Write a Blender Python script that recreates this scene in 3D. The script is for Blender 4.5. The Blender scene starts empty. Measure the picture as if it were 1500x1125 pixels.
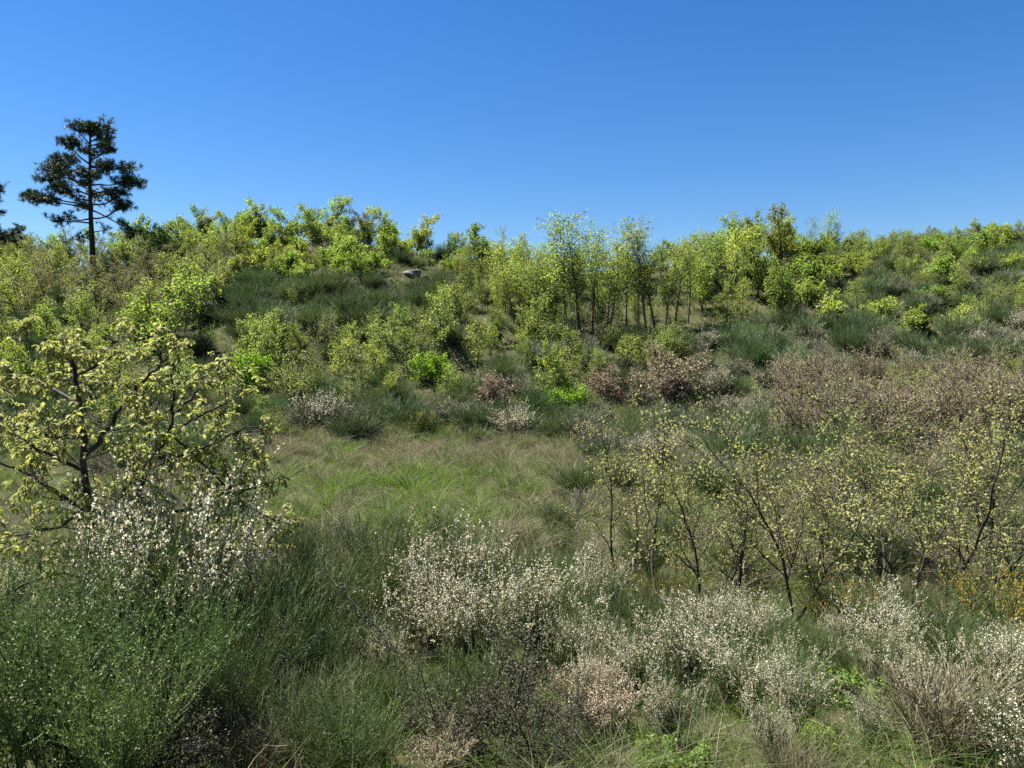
import bpy, math, random
import numpy as np
from mathutils import Vector, Matrix

SC = bpy.context.scene
COL = SC.collection
R = math.radians

# ------------------------------------------------------------------ camera
CAM = np.array([0.0, 0.0, 5.5])
F = 1071.0                       # focal length in photograph pixels (1500 wide)
PITCH = math.atan(62.5 / F)      # looking slightly down
cam = bpy.data.cameras.new('camera')
cam.sensor_width = 36
cam.lens = 36 * F / 1500
cam.clip_start = 0.05
cam.clip_end = 3000
camo = bpy.data.objects.new('camera', cam)
camo.location = CAM
camo.rotation_euler = (math.pi / 2 - PITCH, 0, 0)
COL.objects.link(camo)
SC.camera = camo

# ------------------------------------------------------------------ sky and sun
SUN_EL, SUN_AZ = 60.0, -70.0      # azimuth measured from the view direction, minus is left
w = bpy.data.worlds.new('World')
SC.world = w
w.use_nodes = True
nt = w.node_tree
sky = nt.nodes.new('ShaderNodeTexSky')
sky.sky_type = 'NISHITA'
sky.sun_disc = False
sky.sun_elevation = R(SUN_EL)
sky.sun_rotation = R(SUN_AZ)
sky.altitude = 900
sky.air_density = 1.25
sky.dust_density = 0.1
sky.ozone_density = 7.0
bg = nt.nodes['Background']
bg.inputs['Strength'].default_value = 0.0375
hsv = nt.nodes.new('ShaderNodeHueSaturation')
hsv.inputs['Saturation'].default_value = 1.24
hsv.inputs['Hue'].default_value = 0.507
nt.links.new(sky.outputs[0], hsv.inputs['Color'])
nt.links.new(hsv.outputs[0], bg.inputs['Color'])
sl = bpy.data.lights.new('sun', 'SUN')
sl.energy = 5.0
sl.angle = R(0.53)
sl.color = (1.0, 0.94, 0.83)
so = bpy.data.objects.new('sun', sl)
sd = Vector((math.sin(R(SUN_AZ)) * math.cos(R(SUN_EL)), math.cos(R(SUN_AZ)) * math.cos(R(SUN_EL)), math.sin(R(SUN_EL))))
so.rotation_euler = sd.to_track_quat('Z', 'Y').to_euler()
so.location = (-30, 20, 60)
COL.objects.link(so)
SC.view_settings.view_transform = 'Standard'
SC.view_settings.look = 'None'
SC.view_settings.exposure = 1.95
SC.view_settings.gamma = 1.0
SC.view_settings.use_curve_mapping = False
SC.render.engine = 'CYCLES'
SC.cycles.max_bounces = 6
SC.cycles.diffuse_bounces = 3
SC.cycles.glossy_bounces = 2
SC.cycles.transmission_bounces = 4
SC.cycles.transparent_max_bounces = 4
SC.cycles.caustics_reflective = False
SC.cycles.caustics_refractive = False
SC.cycles.use_denoising = False

# ------------------------------------------------------------------ materials
def nodes_of(name):
    m = bpy.data.materials.new(name)
    m.use_nodes = True
    n = m.node_tree
    for x in list(n.nodes):
        n.nodes.remove(x)
    out = n.nodes.new('ShaderNodeOutputMaterial')
    return m, n, out

def leaf_mat(name, lo, hi, trans=0.35, rough=0.55, var=0.18, tcol=None, spec=0.3):
    m, n, out = nodes_of(name)
    at = n.nodes.new('ShaderNodeAttribute'); at.attribute_name = 'tint'
    mx = n.nodes.new('ShaderNodeMix'); mx.data_type = 'RGBA'
    mx.inputs[6].default_value = (*lo, 1); mx.inputs[7].default_value = (*hi, 1)
    n.links.new(at.outputs['Fac'], mx.inputs[0])
    oi = n.nodes.new('ShaderNodeObjectInfo')
    mr = n.nodes.new('ShaderNodeMapRange')
    mr.inputs['To Min'].default_value = 1 - var; mr.inputs['To Max'].default_value = 1 + var
    n.links.new(oi.outputs['Random'], mr.inputs['Value'])
    hs = n.nodes.new('ShaderNodeHueSaturation')
    n.links.new(mr.outputs[0], hs.inputs['Value'])
    n.links.new(mx.outputs[2], hs.inputs['Color'])
    mh = n.nodes.new('ShaderNodeMath'); mh.operation = 'MULTIPLY'; mh.inputs[1].default_value = 7.31
    n.links.new(oi.outputs['Random'], mh.inputs[0])
    mf = n.nodes.new('ShaderNodeMath'); mf.operation = 'FRACT'; n.links.new(mh.outputs[0], mf.inputs[0])
    m2 = n.nodes.new('ShaderNodeMapRange'); m2.inputs['To Min'].default_value = 0.5 - var * 0.07; m2.inputs['To Max'].default_value = 0.5 + var * 0.07
    n.links.new(mf.outputs[0], m2.inputs['Value']); n.links.new(m2.outputs[0], hs.inputs['Hue'])
    p = n.nodes.new('ShaderNodeBsdfPrincipled')
    p.inputs['Roughness'].default_value = rough
    p.inputs['Specular IOR Level'].default_value = spec
    n.links.new(hs.outputs[0], p.inputs['Base Color'])
    if trans > 0:
        t = n.nodes.new('ShaderNodeBsdfTranslucent')
        h2 = n.nodes.new('ShaderNodeHueSaturation')
        h2.inputs['Saturation'].default_value = 1.15
        h2.inputs['Value'].default_value = 1.25
        n.links.new(hs.outputs[0], h2.inputs['Color'])
        n.links.new(h2.outputs[0], t.inputs['Color'])
        ms = n.nodes.new('ShaderNodeMixShader')
        ms.inputs[0].default_value = trans
        n.links.new(p.outputs[0], ms.inputs[1]); n.links.new(t.outputs[0], ms.inputs[2])
        n.links.new(ms.outputs[0], out.inputs['Surface'])
    else:
        n.links.new(p.outputs[0], out.inputs['Surface'])
    return m

def bark_mat(name, lo, hi, scale=14.0):
    m, n, out = nodes_of(name)
    tc = n.nodes.new('ShaderNodeTexCoord')
    mp = n.nodes.new('ShaderNodeMapping'); mp.inputs['Scale'].default_value = (1, 1, 0.3)
    n.links.new(tc.outputs['Object'], mp.inputs['Vector'])
    nz = n.nodes.new('ShaderNodeTexNoise'); nz.inputs['Scale'].default_value = scale; nz.inputs['Detail'].default_value = 5
    n.links.new(mp.outputs[0], nz.inputs['Vector'])
    cr = n.nodes.new('ShaderNodeValToRGB')
    cr.color_ramp.elements[0].position = 0.35; cr.color_ramp.elements[0].color = (*lo, 1)
    cr.color_ramp.elements[1].position = 0.72; cr.color_ramp.elements[1].color = (*hi, 1)
    n.links.new(nz.outputs['Fac'], cr.inputs[0])
    p = n.nodes.new('ShaderNodeBsdfPrincipled'); p.inputs['Roughness'].default_value = 0.85
    p.inputs['Specular IOR Level'].default_value = 0.2
    n.links.new(cr.outputs[0], p.inputs['Base Color'])
    b = n.nodes.new('ShaderNodeBump'); b.inputs['Strength'].default_value = 0.6; b.inputs['Distance'].default_value = 0.02
    n.links.new(nz.outputs['Fac'], b.inputs['Height']); n.links.new(b.outputs[0], p.inputs['Normal'])
    n.links.new(p.outputs[0], out.inputs['Surface'])
    return m

def ground_mat():
    m, n, out = nodes_of('hill_soil')
    tc = n.nodes.new('ShaderNodeTexCoord')
    def noise(s, d=6):
        z = n.nodes.new('ShaderNodeTexNoise'); z.inputs['Scale'].default_value = s; z.inputs['Detail'].default_value = d
        n.links.new(tc.outputs['Object'], z.inputs['Vector']); return z
    a, b, c = noise(0.35), noise(2.2), noise(18)
    r1 = n.nodes.new('ShaderNodeValToRGB')
    r1.color_ramp.elements[0].position = 0.38; r1.color_ramp.elements[0].color = (0.030, 0.040, 0.014, 1)
    r1.color_ramp.elements[1].position = 0.66; r1.color_ramp.elements[1].color = (0.065, 0.060, 0.032, 1)
    n.links.new(a.outputs['Fac'], r1.inputs[0])
    r2 = n.nodes.new('ShaderNodeValToRGB')
    r2.color_ramp.elements[0].position = 0.35; r2.color_ramp.elements[0].color = (0.028, 0.032, 0.014, 1)
    r2.color_ramp.elements[1].position = 0.7; r2.color_ramp.elements[1].color = (0.085, 0.080, 0.042, 1)
    n.links.new(b.outputs['Fac'], r2.inputs[0])
    mx = n.nodes.new('ShaderNodeMix'); mx.data_type = 'RGBA'; mx.inputs[0].default_value = 0.5
    n.links.new(r1.outputs[0], mx.inputs[6]); n.links.new(r2.outputs[0], mx.inputs[7])
    p = n.nodes.new('ShaderNodeBsdfPrincipled'); p.inputs['Roughness'].default_value = 0.95
    p.inputs['Specular IOR Level'].default_value = 0.1
    n.links.new(mx.outputs[2], p.inputs['Base Color'])
    bp = n.nodes.new('ShaderNodeBump'); bp.inputs['Strength'].default_value = 0.8; bp.inputs['Distance'].default_value = 0.06
    n.links.new(c.outputs['Fac'], bp.inputs['Height']); n.links.new(bp.outputs[0], p.inputs['Normal'])
    n.links.new(p.outputs[0], out.inputs['Surface'])
    return m

def rock_mat():
    m, n, out = nodes_of('granite')
    tc = n.nodes.new('ShaderNodeTexCoord')
    nz = n.nodes.new('ShaderNodeTexNoise'); nz.inputs['Scale'].default_value = 5; nz.inputs['Detail'].default_value = 8
    n.links.new(tc.outputs['Object'], nz.inputs['Vector'])
    cr = n.nodes.new('ShaderNodeValToRGB')
    cr.color_ramp.elements[0].position = 0.3; cr.color_ramp.elements[0].color = (0.05, 0.05, 0.048, 1)
    cr.color_ramp.elements[1].position = 0.7; cr.color_ramp.elements[1].color = (0.17, 0.165, 0.155, 1)
    n.links.new(nz.outputs['Fac'], cr.inputs[0])
    p = n.nodes.new('ShaderNodeBsdfPrincipled'); p.inputs['Roughness'].default_value = 0.9
    n.links.new(cr.outputs[0], p.inputs['Base Color'])
    b = n.nodes.new('ShaderNodeBump'); b.inputs['Strength'].default_value = 0.7
    n.links.new(nz.outputs['Fac'], b.inputs['Height']); n.links.new(b.outputs[0], p.inputs['Normal'])
    n.links.new(p.outputs[0], out.inputs['Surface'])
    return m

M = dict(
    soil=ground_mat(), rock=rock_mat(),
    bark=bark_mat('oak_bark', (0.022, 0.018, 0.014), (0.085, 0.075, 0.062)),
    bark_grey=bark_mat('grey_bark', (0.05, 0.043, 0.036), (0.14, 0.12, 0.10)),
    bark_pine=bark_mat('pine_bark', (0.020, 0.015, 0.012), (0.065, 0.045, 0.034), 6),
    twig=leaf_mat('twig_brown', (0.088, 0.062, 0.048), (0.188, 0.144, 0.119), 0.0, 0.8, 0.15),
    twig_pink=leaf_mat('twig_pinkish', (0.086, 0.068, 0.051), (0.180, 0.150, 0.115), 0.0, 0.8, 0.12),
    stem=leaf_mat('broom_stem', (0.036, 0.058, 0.017), (0.089, 0.122, 0.040), 0.15, 0.6, 0.2),
    stem_blue=leaf_mat('broom_stem_bluish', (0.041, 0.075, 0.022), (0.103, 0.148, 0.048), 0.2, 0.5, 0.15),
    stem_dry=leaf_mat('broom_stem_dry', (0.075, 0.068, 0.038), (0.165, 0.150, 0.090), 0.0, 0.7, 0.15),
    broom_far=leaf_mat('broom_green', (0.041, 0.068, 0.026), (0.109, 0.148, 0.059), 0.2, 0.65, 0.3),
    broom_pale=leaf_mat('broom_pale', (0.051, 0.064, 0.032), (0.145, 0.153, 0.093), 0.15, 0.65, 0.18),
    petal=leaf_mat('cream_petal', (0.37, 0.34, 0.245), (0.64, 0.61, 0.49), 0.35, 0.6, 0.06),
    petal_old=leaf_mat('tan_petal', (0.34, 0.28, 0.19), (0.60, 0.52, 0.40), 0.3, 0.6, 0.06),
    yellow=leaf_mat('yellow_petal', (0.289, 0.196, 0.021), (0.442, 0.315, 0.051), 0.3, 0.6, 0.05),
    oak_near=leaf_mat('oak_young_leaf', (0.127, 0.150, 0.030), (0.345, 0.345, 0.130), 0.5, 0.6, 0.05),
    oak_bud=leaf_mat('oak_opening_leaf', (0.185, 0.196, 0.064), (0.350, 0.371, 0.140), 0.5, 0.6, 0.12),
    oak_pinkbud=leaf_mat('oak_reddish_bud', (0.151, 0.111, 0.065), (0.292, 0.248, 0.158), 0.4, 0.6, 0.10),
    oak_light=leaf_mat('oak_leaf_yellow_green', (0.108, 0.148, 0.030), (0.268, 0.338, 0.084), 0.52, 0.55, 0.30),
    oak_green=leaf_mat('oak_leaf_fresh_green', (0.085, 0.135, 0.024), (0.215, 0.301, 0.060), 0.52, 0.55, 0.15),
    oak_pale=leaf_mat('oak_leaf_pale_olive', (0.119, 0.157, 0.035), (0.294, 0.354, 0.096), 0.50, 0.6, 0.18),
    bright=leaf_mat('leaf_bright_green', (0.080, 0.163, 0.017), (0.206, 0.334, 0.043), 0.42, 0.5, 0.08),
    rust=leaf_mat('leaf_rusty', (0.133, 0.104, 0.068), (0.247, 0.200, 0.140), 0.3, 0.7, 0.10),
    dark=leaf_mat('leaf_dark_glossy', (0.022, 0.029, 0.012), (0.072, 0.076, 0.043), 0.1, 0.6, 0.1, spec=0.2),
    needle=leaf_mat('pine_needle', (0.012, 0.026, 0.012), (0.050, 0.080, 0.034), 0.12, 0.55, 0.1),
    grass=leaf_mat('grass_green', (0.052, 0.098, 0.017), (0.138, 0.213, 0.037), 0.38, 0.55, 0.0),
    straw=leaf_mat('grass_straw', (0.093, 0.078, 0.049), (0.255, 0.217, 0.149), 0.3, 0.7, 0.0),
    grass_dull=leaf_mat('grass_dull', (0.048, 0.063, 0.023), (0.125, 0.142, 0.061), 0.35, 0.6, 0.0),
)

# ------------------------------------------------------------------ mesh buffer
class Buf:
    def __init__(s):
        s.V = []; s.T = []; s.Fc = []; s.n = 0
    def add(s, v, f, mat=0, tint=0.5):
        v = np.asarray(v, dtype=np.float32).reshape(-1, 3)
        f = np.asarray(f, dtype=np.int32)
        if len(v) == 0 or len(f) == 0:
            return
        t = np.full(len(v), tint, np.float32) if np.isscalar(tint) else np.asarray(tint, np.float32).reshape(-1)
        s.V.append(v); s.T.append(t); s.Fc.append((f + s.n, mat)); s.n += len(v)
    def mesh(s, name, mats):
        me = bpy.data.meshes.new(name)
        V = np.concatenate(s.V); T = np.concatenate(s.T)
        me.vertices.add(len(V)); me.vertices.foreach_set('co', V.ravel())
        li = np.concatenate([f.ravel() for f, _ in s.Fc])
        tot = np.concatenate([np.full(len(f), f.shape[1], np.int32) for f, _ in s.Fc])
        mi = np.concatenate([np.full(len(f), m, np.int32) for f, m in s.Fc])
        st = np.concatenate([[0], np.cumsum(tot)[:-1]]).astype(np.int32)
        me.loops.add(len(li)); me.loops.foreach_set('vertex_index', li.astype(np.int32))
        me.polygons.add(len(tot)); me.polygons.foreach_set('loop_start', st)
        me.polygons.foreach_set('loop_total', tot)
        me.polygons.foreach_set('material_index', mi)
        a = me.attributes.new('tint', 'FLOAT', 'POINT'); a.data.foreach_set('value', T)
        for m in mats:
            me.materials.append(m)
        me.update(calc_edges=True)
        return me

def norm(a):
    return a / np.maximum(np.linalg.norm(a, axis=-1, keepdims=True), 1e-9)

def ribbons(buf, P, W, rs, mat=0, tint=0.5):
    """P (N,S,3) centre lines, W (N,S) widths -> flat strips with a random side direction"""
    N, S, _ = P.shape
    if N == 0: return
    t = norm(P[:, -1] - P[:, 0])
    side = norm(np.cross(t, norm(rs.normal(size=(N, 3)))))
    A = P + side[:, None] * W[..., None] * 0.5
    B = P - side[:, None] * W[..., None] * 0.5
    V = np.stack([A, B], 2).reshape(N, S * 2, 3)
    k = np.arange(S - 1) * 2
    q = np.stack([k, k + 1, k + 3, k + 2], 1)
    f = (np.arange(N)[:, None, None] * (S * 2) + q[None]).reshape(-1, 4)
    tt = np.repeat(tint if not np.isscalar(tint) else np.full(N, tint), S * 2)
    buf.add(V.reshape(-1, 3), f, mat, tt)

def leaves(buf, pos, axis, nrm, size, tv, tf, mat=0, tint=0.5):
    """place a leaf template (x along axis, z along normal) at many points"""
    N = len(pos)
    if N == 0: return
    x = norm(axis); y = norm(np.cross(nrm, x)); z = np.cross(x, y)
    V = pos[:, None] + size[:, None, None] * (tv[None, :, 0:1] * x[:, None] + tv[None, :, 1:2] * y[:, None] + tv[None, :, 2:3] * z[:, None])
    K = len(tv)
    tt = np.repeat(tint if not np.isscalar(tint) else np.full(N, tint), K)
    by = {}
    for face in tf: by.setdefault(len(face), []).append(face)
    first = True
    base = buf.n
    for kk, fl in by.items():
        f = (np.arange(N)[:, None, None] * K + np.array(fl)[None]).reshape(-1, kk)
        if first:
            buf.add(V.reshape(-1, 3), f, mat, tt); first = False
        else:
            buf.Fc.append(((f + base).astype(np.int32), mat))

# leaf templates: simple folded leaf, lobed oak leaf, flower
L_FOLD = (np.array([(0, 0, 0), (0.5, 0.3, 0.10), (1, 0, -0.08), (0.5, -0.3, 0.10)], np.float32), [(0, 1, 2), (0, 2, 3)])
L_CLUMP = (np.array([(0, 0, 0), (0.45, 0.42, 0.12), (1, 0.12, -0.12), (0.62, -0.38, 0.16), (0.2, -0.3, -0.05)], np.float32), [(0, 1, 2), (0, 2, 3), (0, 3, 4)])
def oak_leaf():
    xs = [0.0, 0.10, 0.22, 0.30, 0.42, 0.50, 0.62, 0.70, 0.82, 0.90, 1.0]
    hw = [0.02, 0.05, 0.16, 0.08, 0.25, 0.11, 0.29, 0.13, 0.22, 0.10, 0.0]
    v, f = [], []
    for i, (x, h) in enumerate(zip(xs, hw)):
        z = -0.55 * x * x
        sx = x * (1 - 0.18 * x)
        v += [(sx, 0, z + 0.0), (sx + (0.05 if h > 0.12 else 0), h, z + h * 0.35), (sx + (0.05 if h > 0.12 else 0), -h, z + h * 0.35)]
    for i in range(len(xs) - 1):
        a, b = 3 * i, 3 * (i + 1)
        f += [(a, b, b + 1, a + 1), (a, a + 2, b + 2, b)]
    return np.array(v, np.float32), f
L_OAK = oak_leaf()
L_FLOWER = (np.array([(0, 0, 0), (0.55, 0.42, 0.25), (1.0, 0, 0.05), (0.55, -0.42, 0.25), (0.5, 0.0, -0.35)], np.float32), [(0, 1, 2), (0, 2, 3), (0, 1, 4), (0, 4, 3)])
L_BUD = (np.array([(0, 0, 0), (0.5, 0.35, 0), (1, 0, 0), (0.5, -0.2, 0.3), (0.5, -0.2, -0.3)], np.float32), [(0, 1, 2), (0, 2, 3), (0, 4, 2)])

def tube(buf, pts, rad, k=5, mat=0, tint=0.5):
    P = np.asarray(pts, float); n = len(P)
    t = np.gradient(P, axis=0); t = norm(t)
    ref = np.array([0.31, 0.95, 0.05]) if abs(t[0][1]) < 0.8 else np.array([1.0, 0.1, 0.0])
    u = norm(np.cross(t, ref)); v = np.cross(t, u)
    a = np.arange(k) / k * 2 * math.pi
    V = P[:, None] + np.asarray(rad)[:, None, None] * (np.cos(a)[None, :, None] * u[:, None] + np.sin(a)[None, :, None] * v[:, None])
    i = np.arange(n - 1)[:, None] * k; j = np.arange(k)[None]; j2 = (j + 1) % k
    f = np.stack([i + j, i + j2, i + k + j2, i + k + j], -1).reshape(-1, 4)
    buf.add(V.reshape(-1, 3), f, mat, tint)

# ------------------------------------------------------------------ branching
def grow(out, p, d, L, r, lev, G, rd):
    """out collects (points, radii, level)"""
    n = max(3, int(L / G['seg'][lev]) + 1)
    p = np.array(p, float); d = norm(np.array(d, float))
    pts, rad, dirs = [p.copy()], [r], [d.copy()]
    for i in range(n):
        d = norm(d + rd.normal(size=3) * G['wig'][lev] + np.array([0, 0, G['up'][lev]]))
        p = p + d * (L / n)
        pts.append(p.copy()); dirs.append(d.copy())
        rad.append(max(r * (1 - (1 - G['taper']) * (i + 1) / n), 0.003))
    out.append((np.array(pts), np.array(rad), lev))
    if lev < G['levels']:
        c = max(1, int(round(G['kids'][lev] * (0.75 + 0.5 * rd.random()))))
        ph = rd.random() * 6.28
        for j in range(c):
            f = G['start'][lev] + (1 - G['start'][lev]) * (j + rd.random() * 0.8) / c
            f = min(f, 0.98)
            i = min(int(f * n), n - 1)
            q = pts[i] + (pts[i + 1] - pts[i]) * (f * n - i)
            ph += 2.4 + rd.normal() * 0.5
            dd = dirs[i + 1]
            u = norm(np.cross(dd, [0.2, 0.9, 0.31])); v = np.cross(dd, u)
            an = G['ang'][lev] * (0.75 + 0.5 * rd.random())
            nd = dd * math.cos(an) + (u * math.cos(ph) + v * math.sin(ph)) * math.sin(an)
            ll = L * G['ratio'][lev] * (0.65 + 0.6 * rd.random()) * (1 - G['shrink'][lev] * f)
            grow(out, q, nd, ll, max(rad[i + 1] * 0.62, 0.003), lev + 1, G, rd)
    return out

def along(brs, levs, per_m, rd, fmin=0.2):
    """points and directions sampled along branches of the given levels"""
    P, D = [], []
    for pts, rad, lev in brs:
        if lev not in levs: continue
        L = np.linalg.norm(np.diff(pts, axis=0), axis=1).sum()
        c = rd.poisson(L * per_m)
        if c == 0: continue
        f = (fmin + (1 - fmin) * rd.random(c)) * (len(pts) - 1) * 0.999
        i = f.astype(int); fr = (f - i)[:, None]
        P.append(pts[i] * (1 - fr) + pts[i + 1] * fr); D.append(norm(pts[i + 1] - pts[i]))
    if not P: return np.zeros((0, 3)), np.zeros((0, 3))
    return np.concatenate(P), np.concatenate(D)

def wood(buf, brs, sides=(6, 5, 4, 3, 3), mat=0, minr=0.0):
    for pts, rad, lev in brs:
        tube(buf, pts, np.maximum(rad, minr), sides[min(lev, 4)], mat, 0.5)

# ------------------------------------------------------------------ objects
def link(name, mesh, parent=None):
    o = bpy.data.objects.new(name, mesh); COL.objects.link(o)
    if parent is not None: o.parent = parent
    return o

def tag(o, label=None, cat=None, group=None, kind=None):
    if label: o['label'] = label
    if cat: o['category'] = cat
    if group: o['group'] = group
    if kind: o['kind'] = kind
    return o

class Proto:
    """meshes of one plant: either one mesh or (part name, mesh, kind) list"""
    def __init__(s, parts, height): s.parts = parts; s.h = height

def place(proto, name, loc, scale, rz, label, cat, group=None, tilt=(0, 0), sxy=1.0):
    if len(proto.parts) == 1:
        o = link(name, proto.parts[0][1])
    else:
        o = link(name, None); o.empty_display_size = 0.2
        for pn, me, kd in proto.parts:
            c = link(pn, me, o)
            if kd: c['kind'] = kd
    k = 0.88 + 0.24 * ((loc[0] * 7.13 + loc[1] * 3.7) % 1.0)
    o.location = loc; o.rotation_euler = (tilt[0], tilt[1], rz); o.scale = (scale * sxy * k, scale * sxy / k, scale)
    return tag(o, label, cat, group)

# ------------------------------------------------------------------ terrain
def snoise(x, y, s=0):
    return (np.sin(x * 0.31 + 1.7 + s) * np.cos(y * 0.27 - 0.6 + s) + 0.6 * np.sin(x * 0.73 - y * 0.55 + 2.1 + s) + 0.35 * np.sin(x * 1.61 + y * 1.37 + s * 2)) / 1.95

CREST_PX = np.array([-700, 0, 120, 250, 330, 450, 540, 620, 700, 800, 900, 1000, 1060, 1140, 1200, 1290, 1400, 1500, 2200], float)
CREST_PY = np.array([395, 398, 392, 382, 352, 350, 352, 368, 378, 392, 394, 388, 382, 375, 364, 356, 350, 338, 320], float)
YC = 76.0
CX = (CREST_PX - 750) / F * YC
CZ = CAM[2] + (500 - CREST_PY) / F * YC
def ground(x, y):
    x = np.asarray(x, float); y = np.asarray(y, float)
    zc = np.interp(x, CX, CZ)
    s = 1 / (1 + np.exp(-(x - 17) / 4.0))
    foot = 42.5 - 9.0 * s
    t = (y - foot) / (YC - foot)
    k = 11.0
    sp = lambda a: np.logaddexp(0, k * a) / k
    hill = zc * (sp(t) - sp(t - 1.0))
    emb = 3.75 * np.clip(1 - y / 14.5, 0, 1.4) ** 1.15
    bump = 0.10 * snoise(x * 2.6, y * 2.3, 4) * np.clip((y - 13) / 4, 0, 1) + 0.16 * snoise(x, y) * np.clip(y / 12, 0.3, 1) + 0.35 * snoise(x * 0.5, y * 0.5, 3) * np.clip((y - 40) / 15, 0, 1)
    bump = bump + 0.25 * snoise(x * 1.3, y * 1.1, 5) * np.clip((y - 44) / 10, 0, 1)
    far = -0.10 * np.clip(y - YC - 6, 0, None)
    return hill + emb + bump + far

def ray(px, py):
    d = np.array([(px - 750) / F, 1.0, (562.5 - py) / F])
    c, s = math.cos(-PITCH), math.sin(-PITCH)
    return np.array([d[0], d[1] * c - d[2] * s, d[1] * s + d[2] * c])

def hit(px, py):
    """where the sight line through a photograph pixel meets the ground"""
    d = ray(px, py); d = d / d[1]
    ys = np.arange(3, 110, 0.1)
    z = CAM[2] + d[2] * ys
    below = np.nonzero(z < ground(d[0] * ys, ys))[0]
    y = ys[below[0]] if len(below) else YC
    x = d[0] * y
    return np.array([x, y, float(ground(x, y))])

def at(px, py, y):
    d = ray(px, py)
    return CAM + d / d[1] * y

def project(x, y, z):
    rx, ry, rz = x - CAM[0], y - CAM[1], z - CAM[2]
    c, s = math.cos(PITCH), math.sin(PITCH)
    dy = ry * c - rz * s; dz = ry * s + rz * c
    return 750 + F * rx / dy, 562.5 - F * dz / dy

def spot(px, top_py, y):
    """base on the ground at distance y along a column, and the height up to the pixel row"""
    t = at(px, top_py, y)
    z = float(ground(t[0], t[1]))
    return np.array([t[0], t[1], z - 0.04]), max(t[2] - z, 0.3)

def build_terrain():
    xs = np.concatenate([np.linspace(-400, -75, 14)[:-1], np.linspace(-75, 75, 200), np.linspace(75, 400, 14)[1:]])
    ys = np.concatenate([np.linspace(-60, -2, 8)[:-1], np.linspace(-2, 100, 180), np.linspace(100, 700, 16)[1:]])
    X, Y = np.meshgrid(xs, ys)
    Z = ground(X, Y)
    nx, ny = len(xs), len(ys)
    V = np.stack([X, Y, Z], -1).reshape(-1, 3)
    i = np.arange(ny - 1)[:, None] * nx + np.arange(nx - 1)[None]
    f = np.stack([i, i + 1, i + nx + 1, i + nx], -1).reshape(-1, 4)
    b = Buf(); b.add(V, f)
    me = b.mesh('hillside_ground', [M['soil']])
    me.polygons.foreach_set('use_smooth', np.ones(len(me.polygons), bool))
    tag(link('hillside_ground', me), kind='structure')
build_terrain()

# ------------------------------------------------------------------ grass (uncountable)
def grass(name, label, mats, pick, xy, h, wd, lean, rs, segs=4, ctr=None):
    """pick: material index for each blade"""
    N = len(xy)
    z = ground(xy[:, 0], xy[:, 1]) - 0.02
    az = rs.random(N) * 6.283
    if ctr is not None:
        az = np.arctan2(xy[:, 1] - ctr[:, 1], xy[:, 0] - ctr[:, 0]) + rs.normal(size=N) * 0.5
    ln = lean * (0.4 + 1.2 * rs.random(N))
    t = np.linspace(0, 1, segs)[None]
    hor = ln[:, None] * h[:, None] * t ** 1.8
    up = h[:, None] * (t - 0.30 * ln[:, None] * t ** 2.2)
    P = np.stack([xy[:, 0:1] + np.cos(az)[:, None] * hor, xy[:, 1:2] + np.sin(az)[:, None] * hor, z[:, None] + up], -1)
    W = wd[:, None] * (1.0 - 0.85 * t)
    b = Buf(); tint = rs.random(N)
    for m in range(len(mats)):
        k = pick == m
        ribbons(b, P[k], W[k], rs, m, tint[k])
    o = link(name, b.mesh(name, mats))
    tag(o, label, name.replace('_', ' ').split()[-1], kind='stuff')
    return o

def clumped(rs, n, x0, x1, y0, y1, per, spread):
    c = np.stack([x0 + (x1 - x0) * rs.random(n), y0 + (y1 - y0) * rs.random(n)], 1)
    xy = np.repeat(c, per, 0) + rs.normal(size=(n * per, 2)) * np.repeat(spread * (0.5 + rs.random(n)), per)[:, None]
    ident = np.repeat(np.arange(n), per)
    return xy, ident

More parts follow.
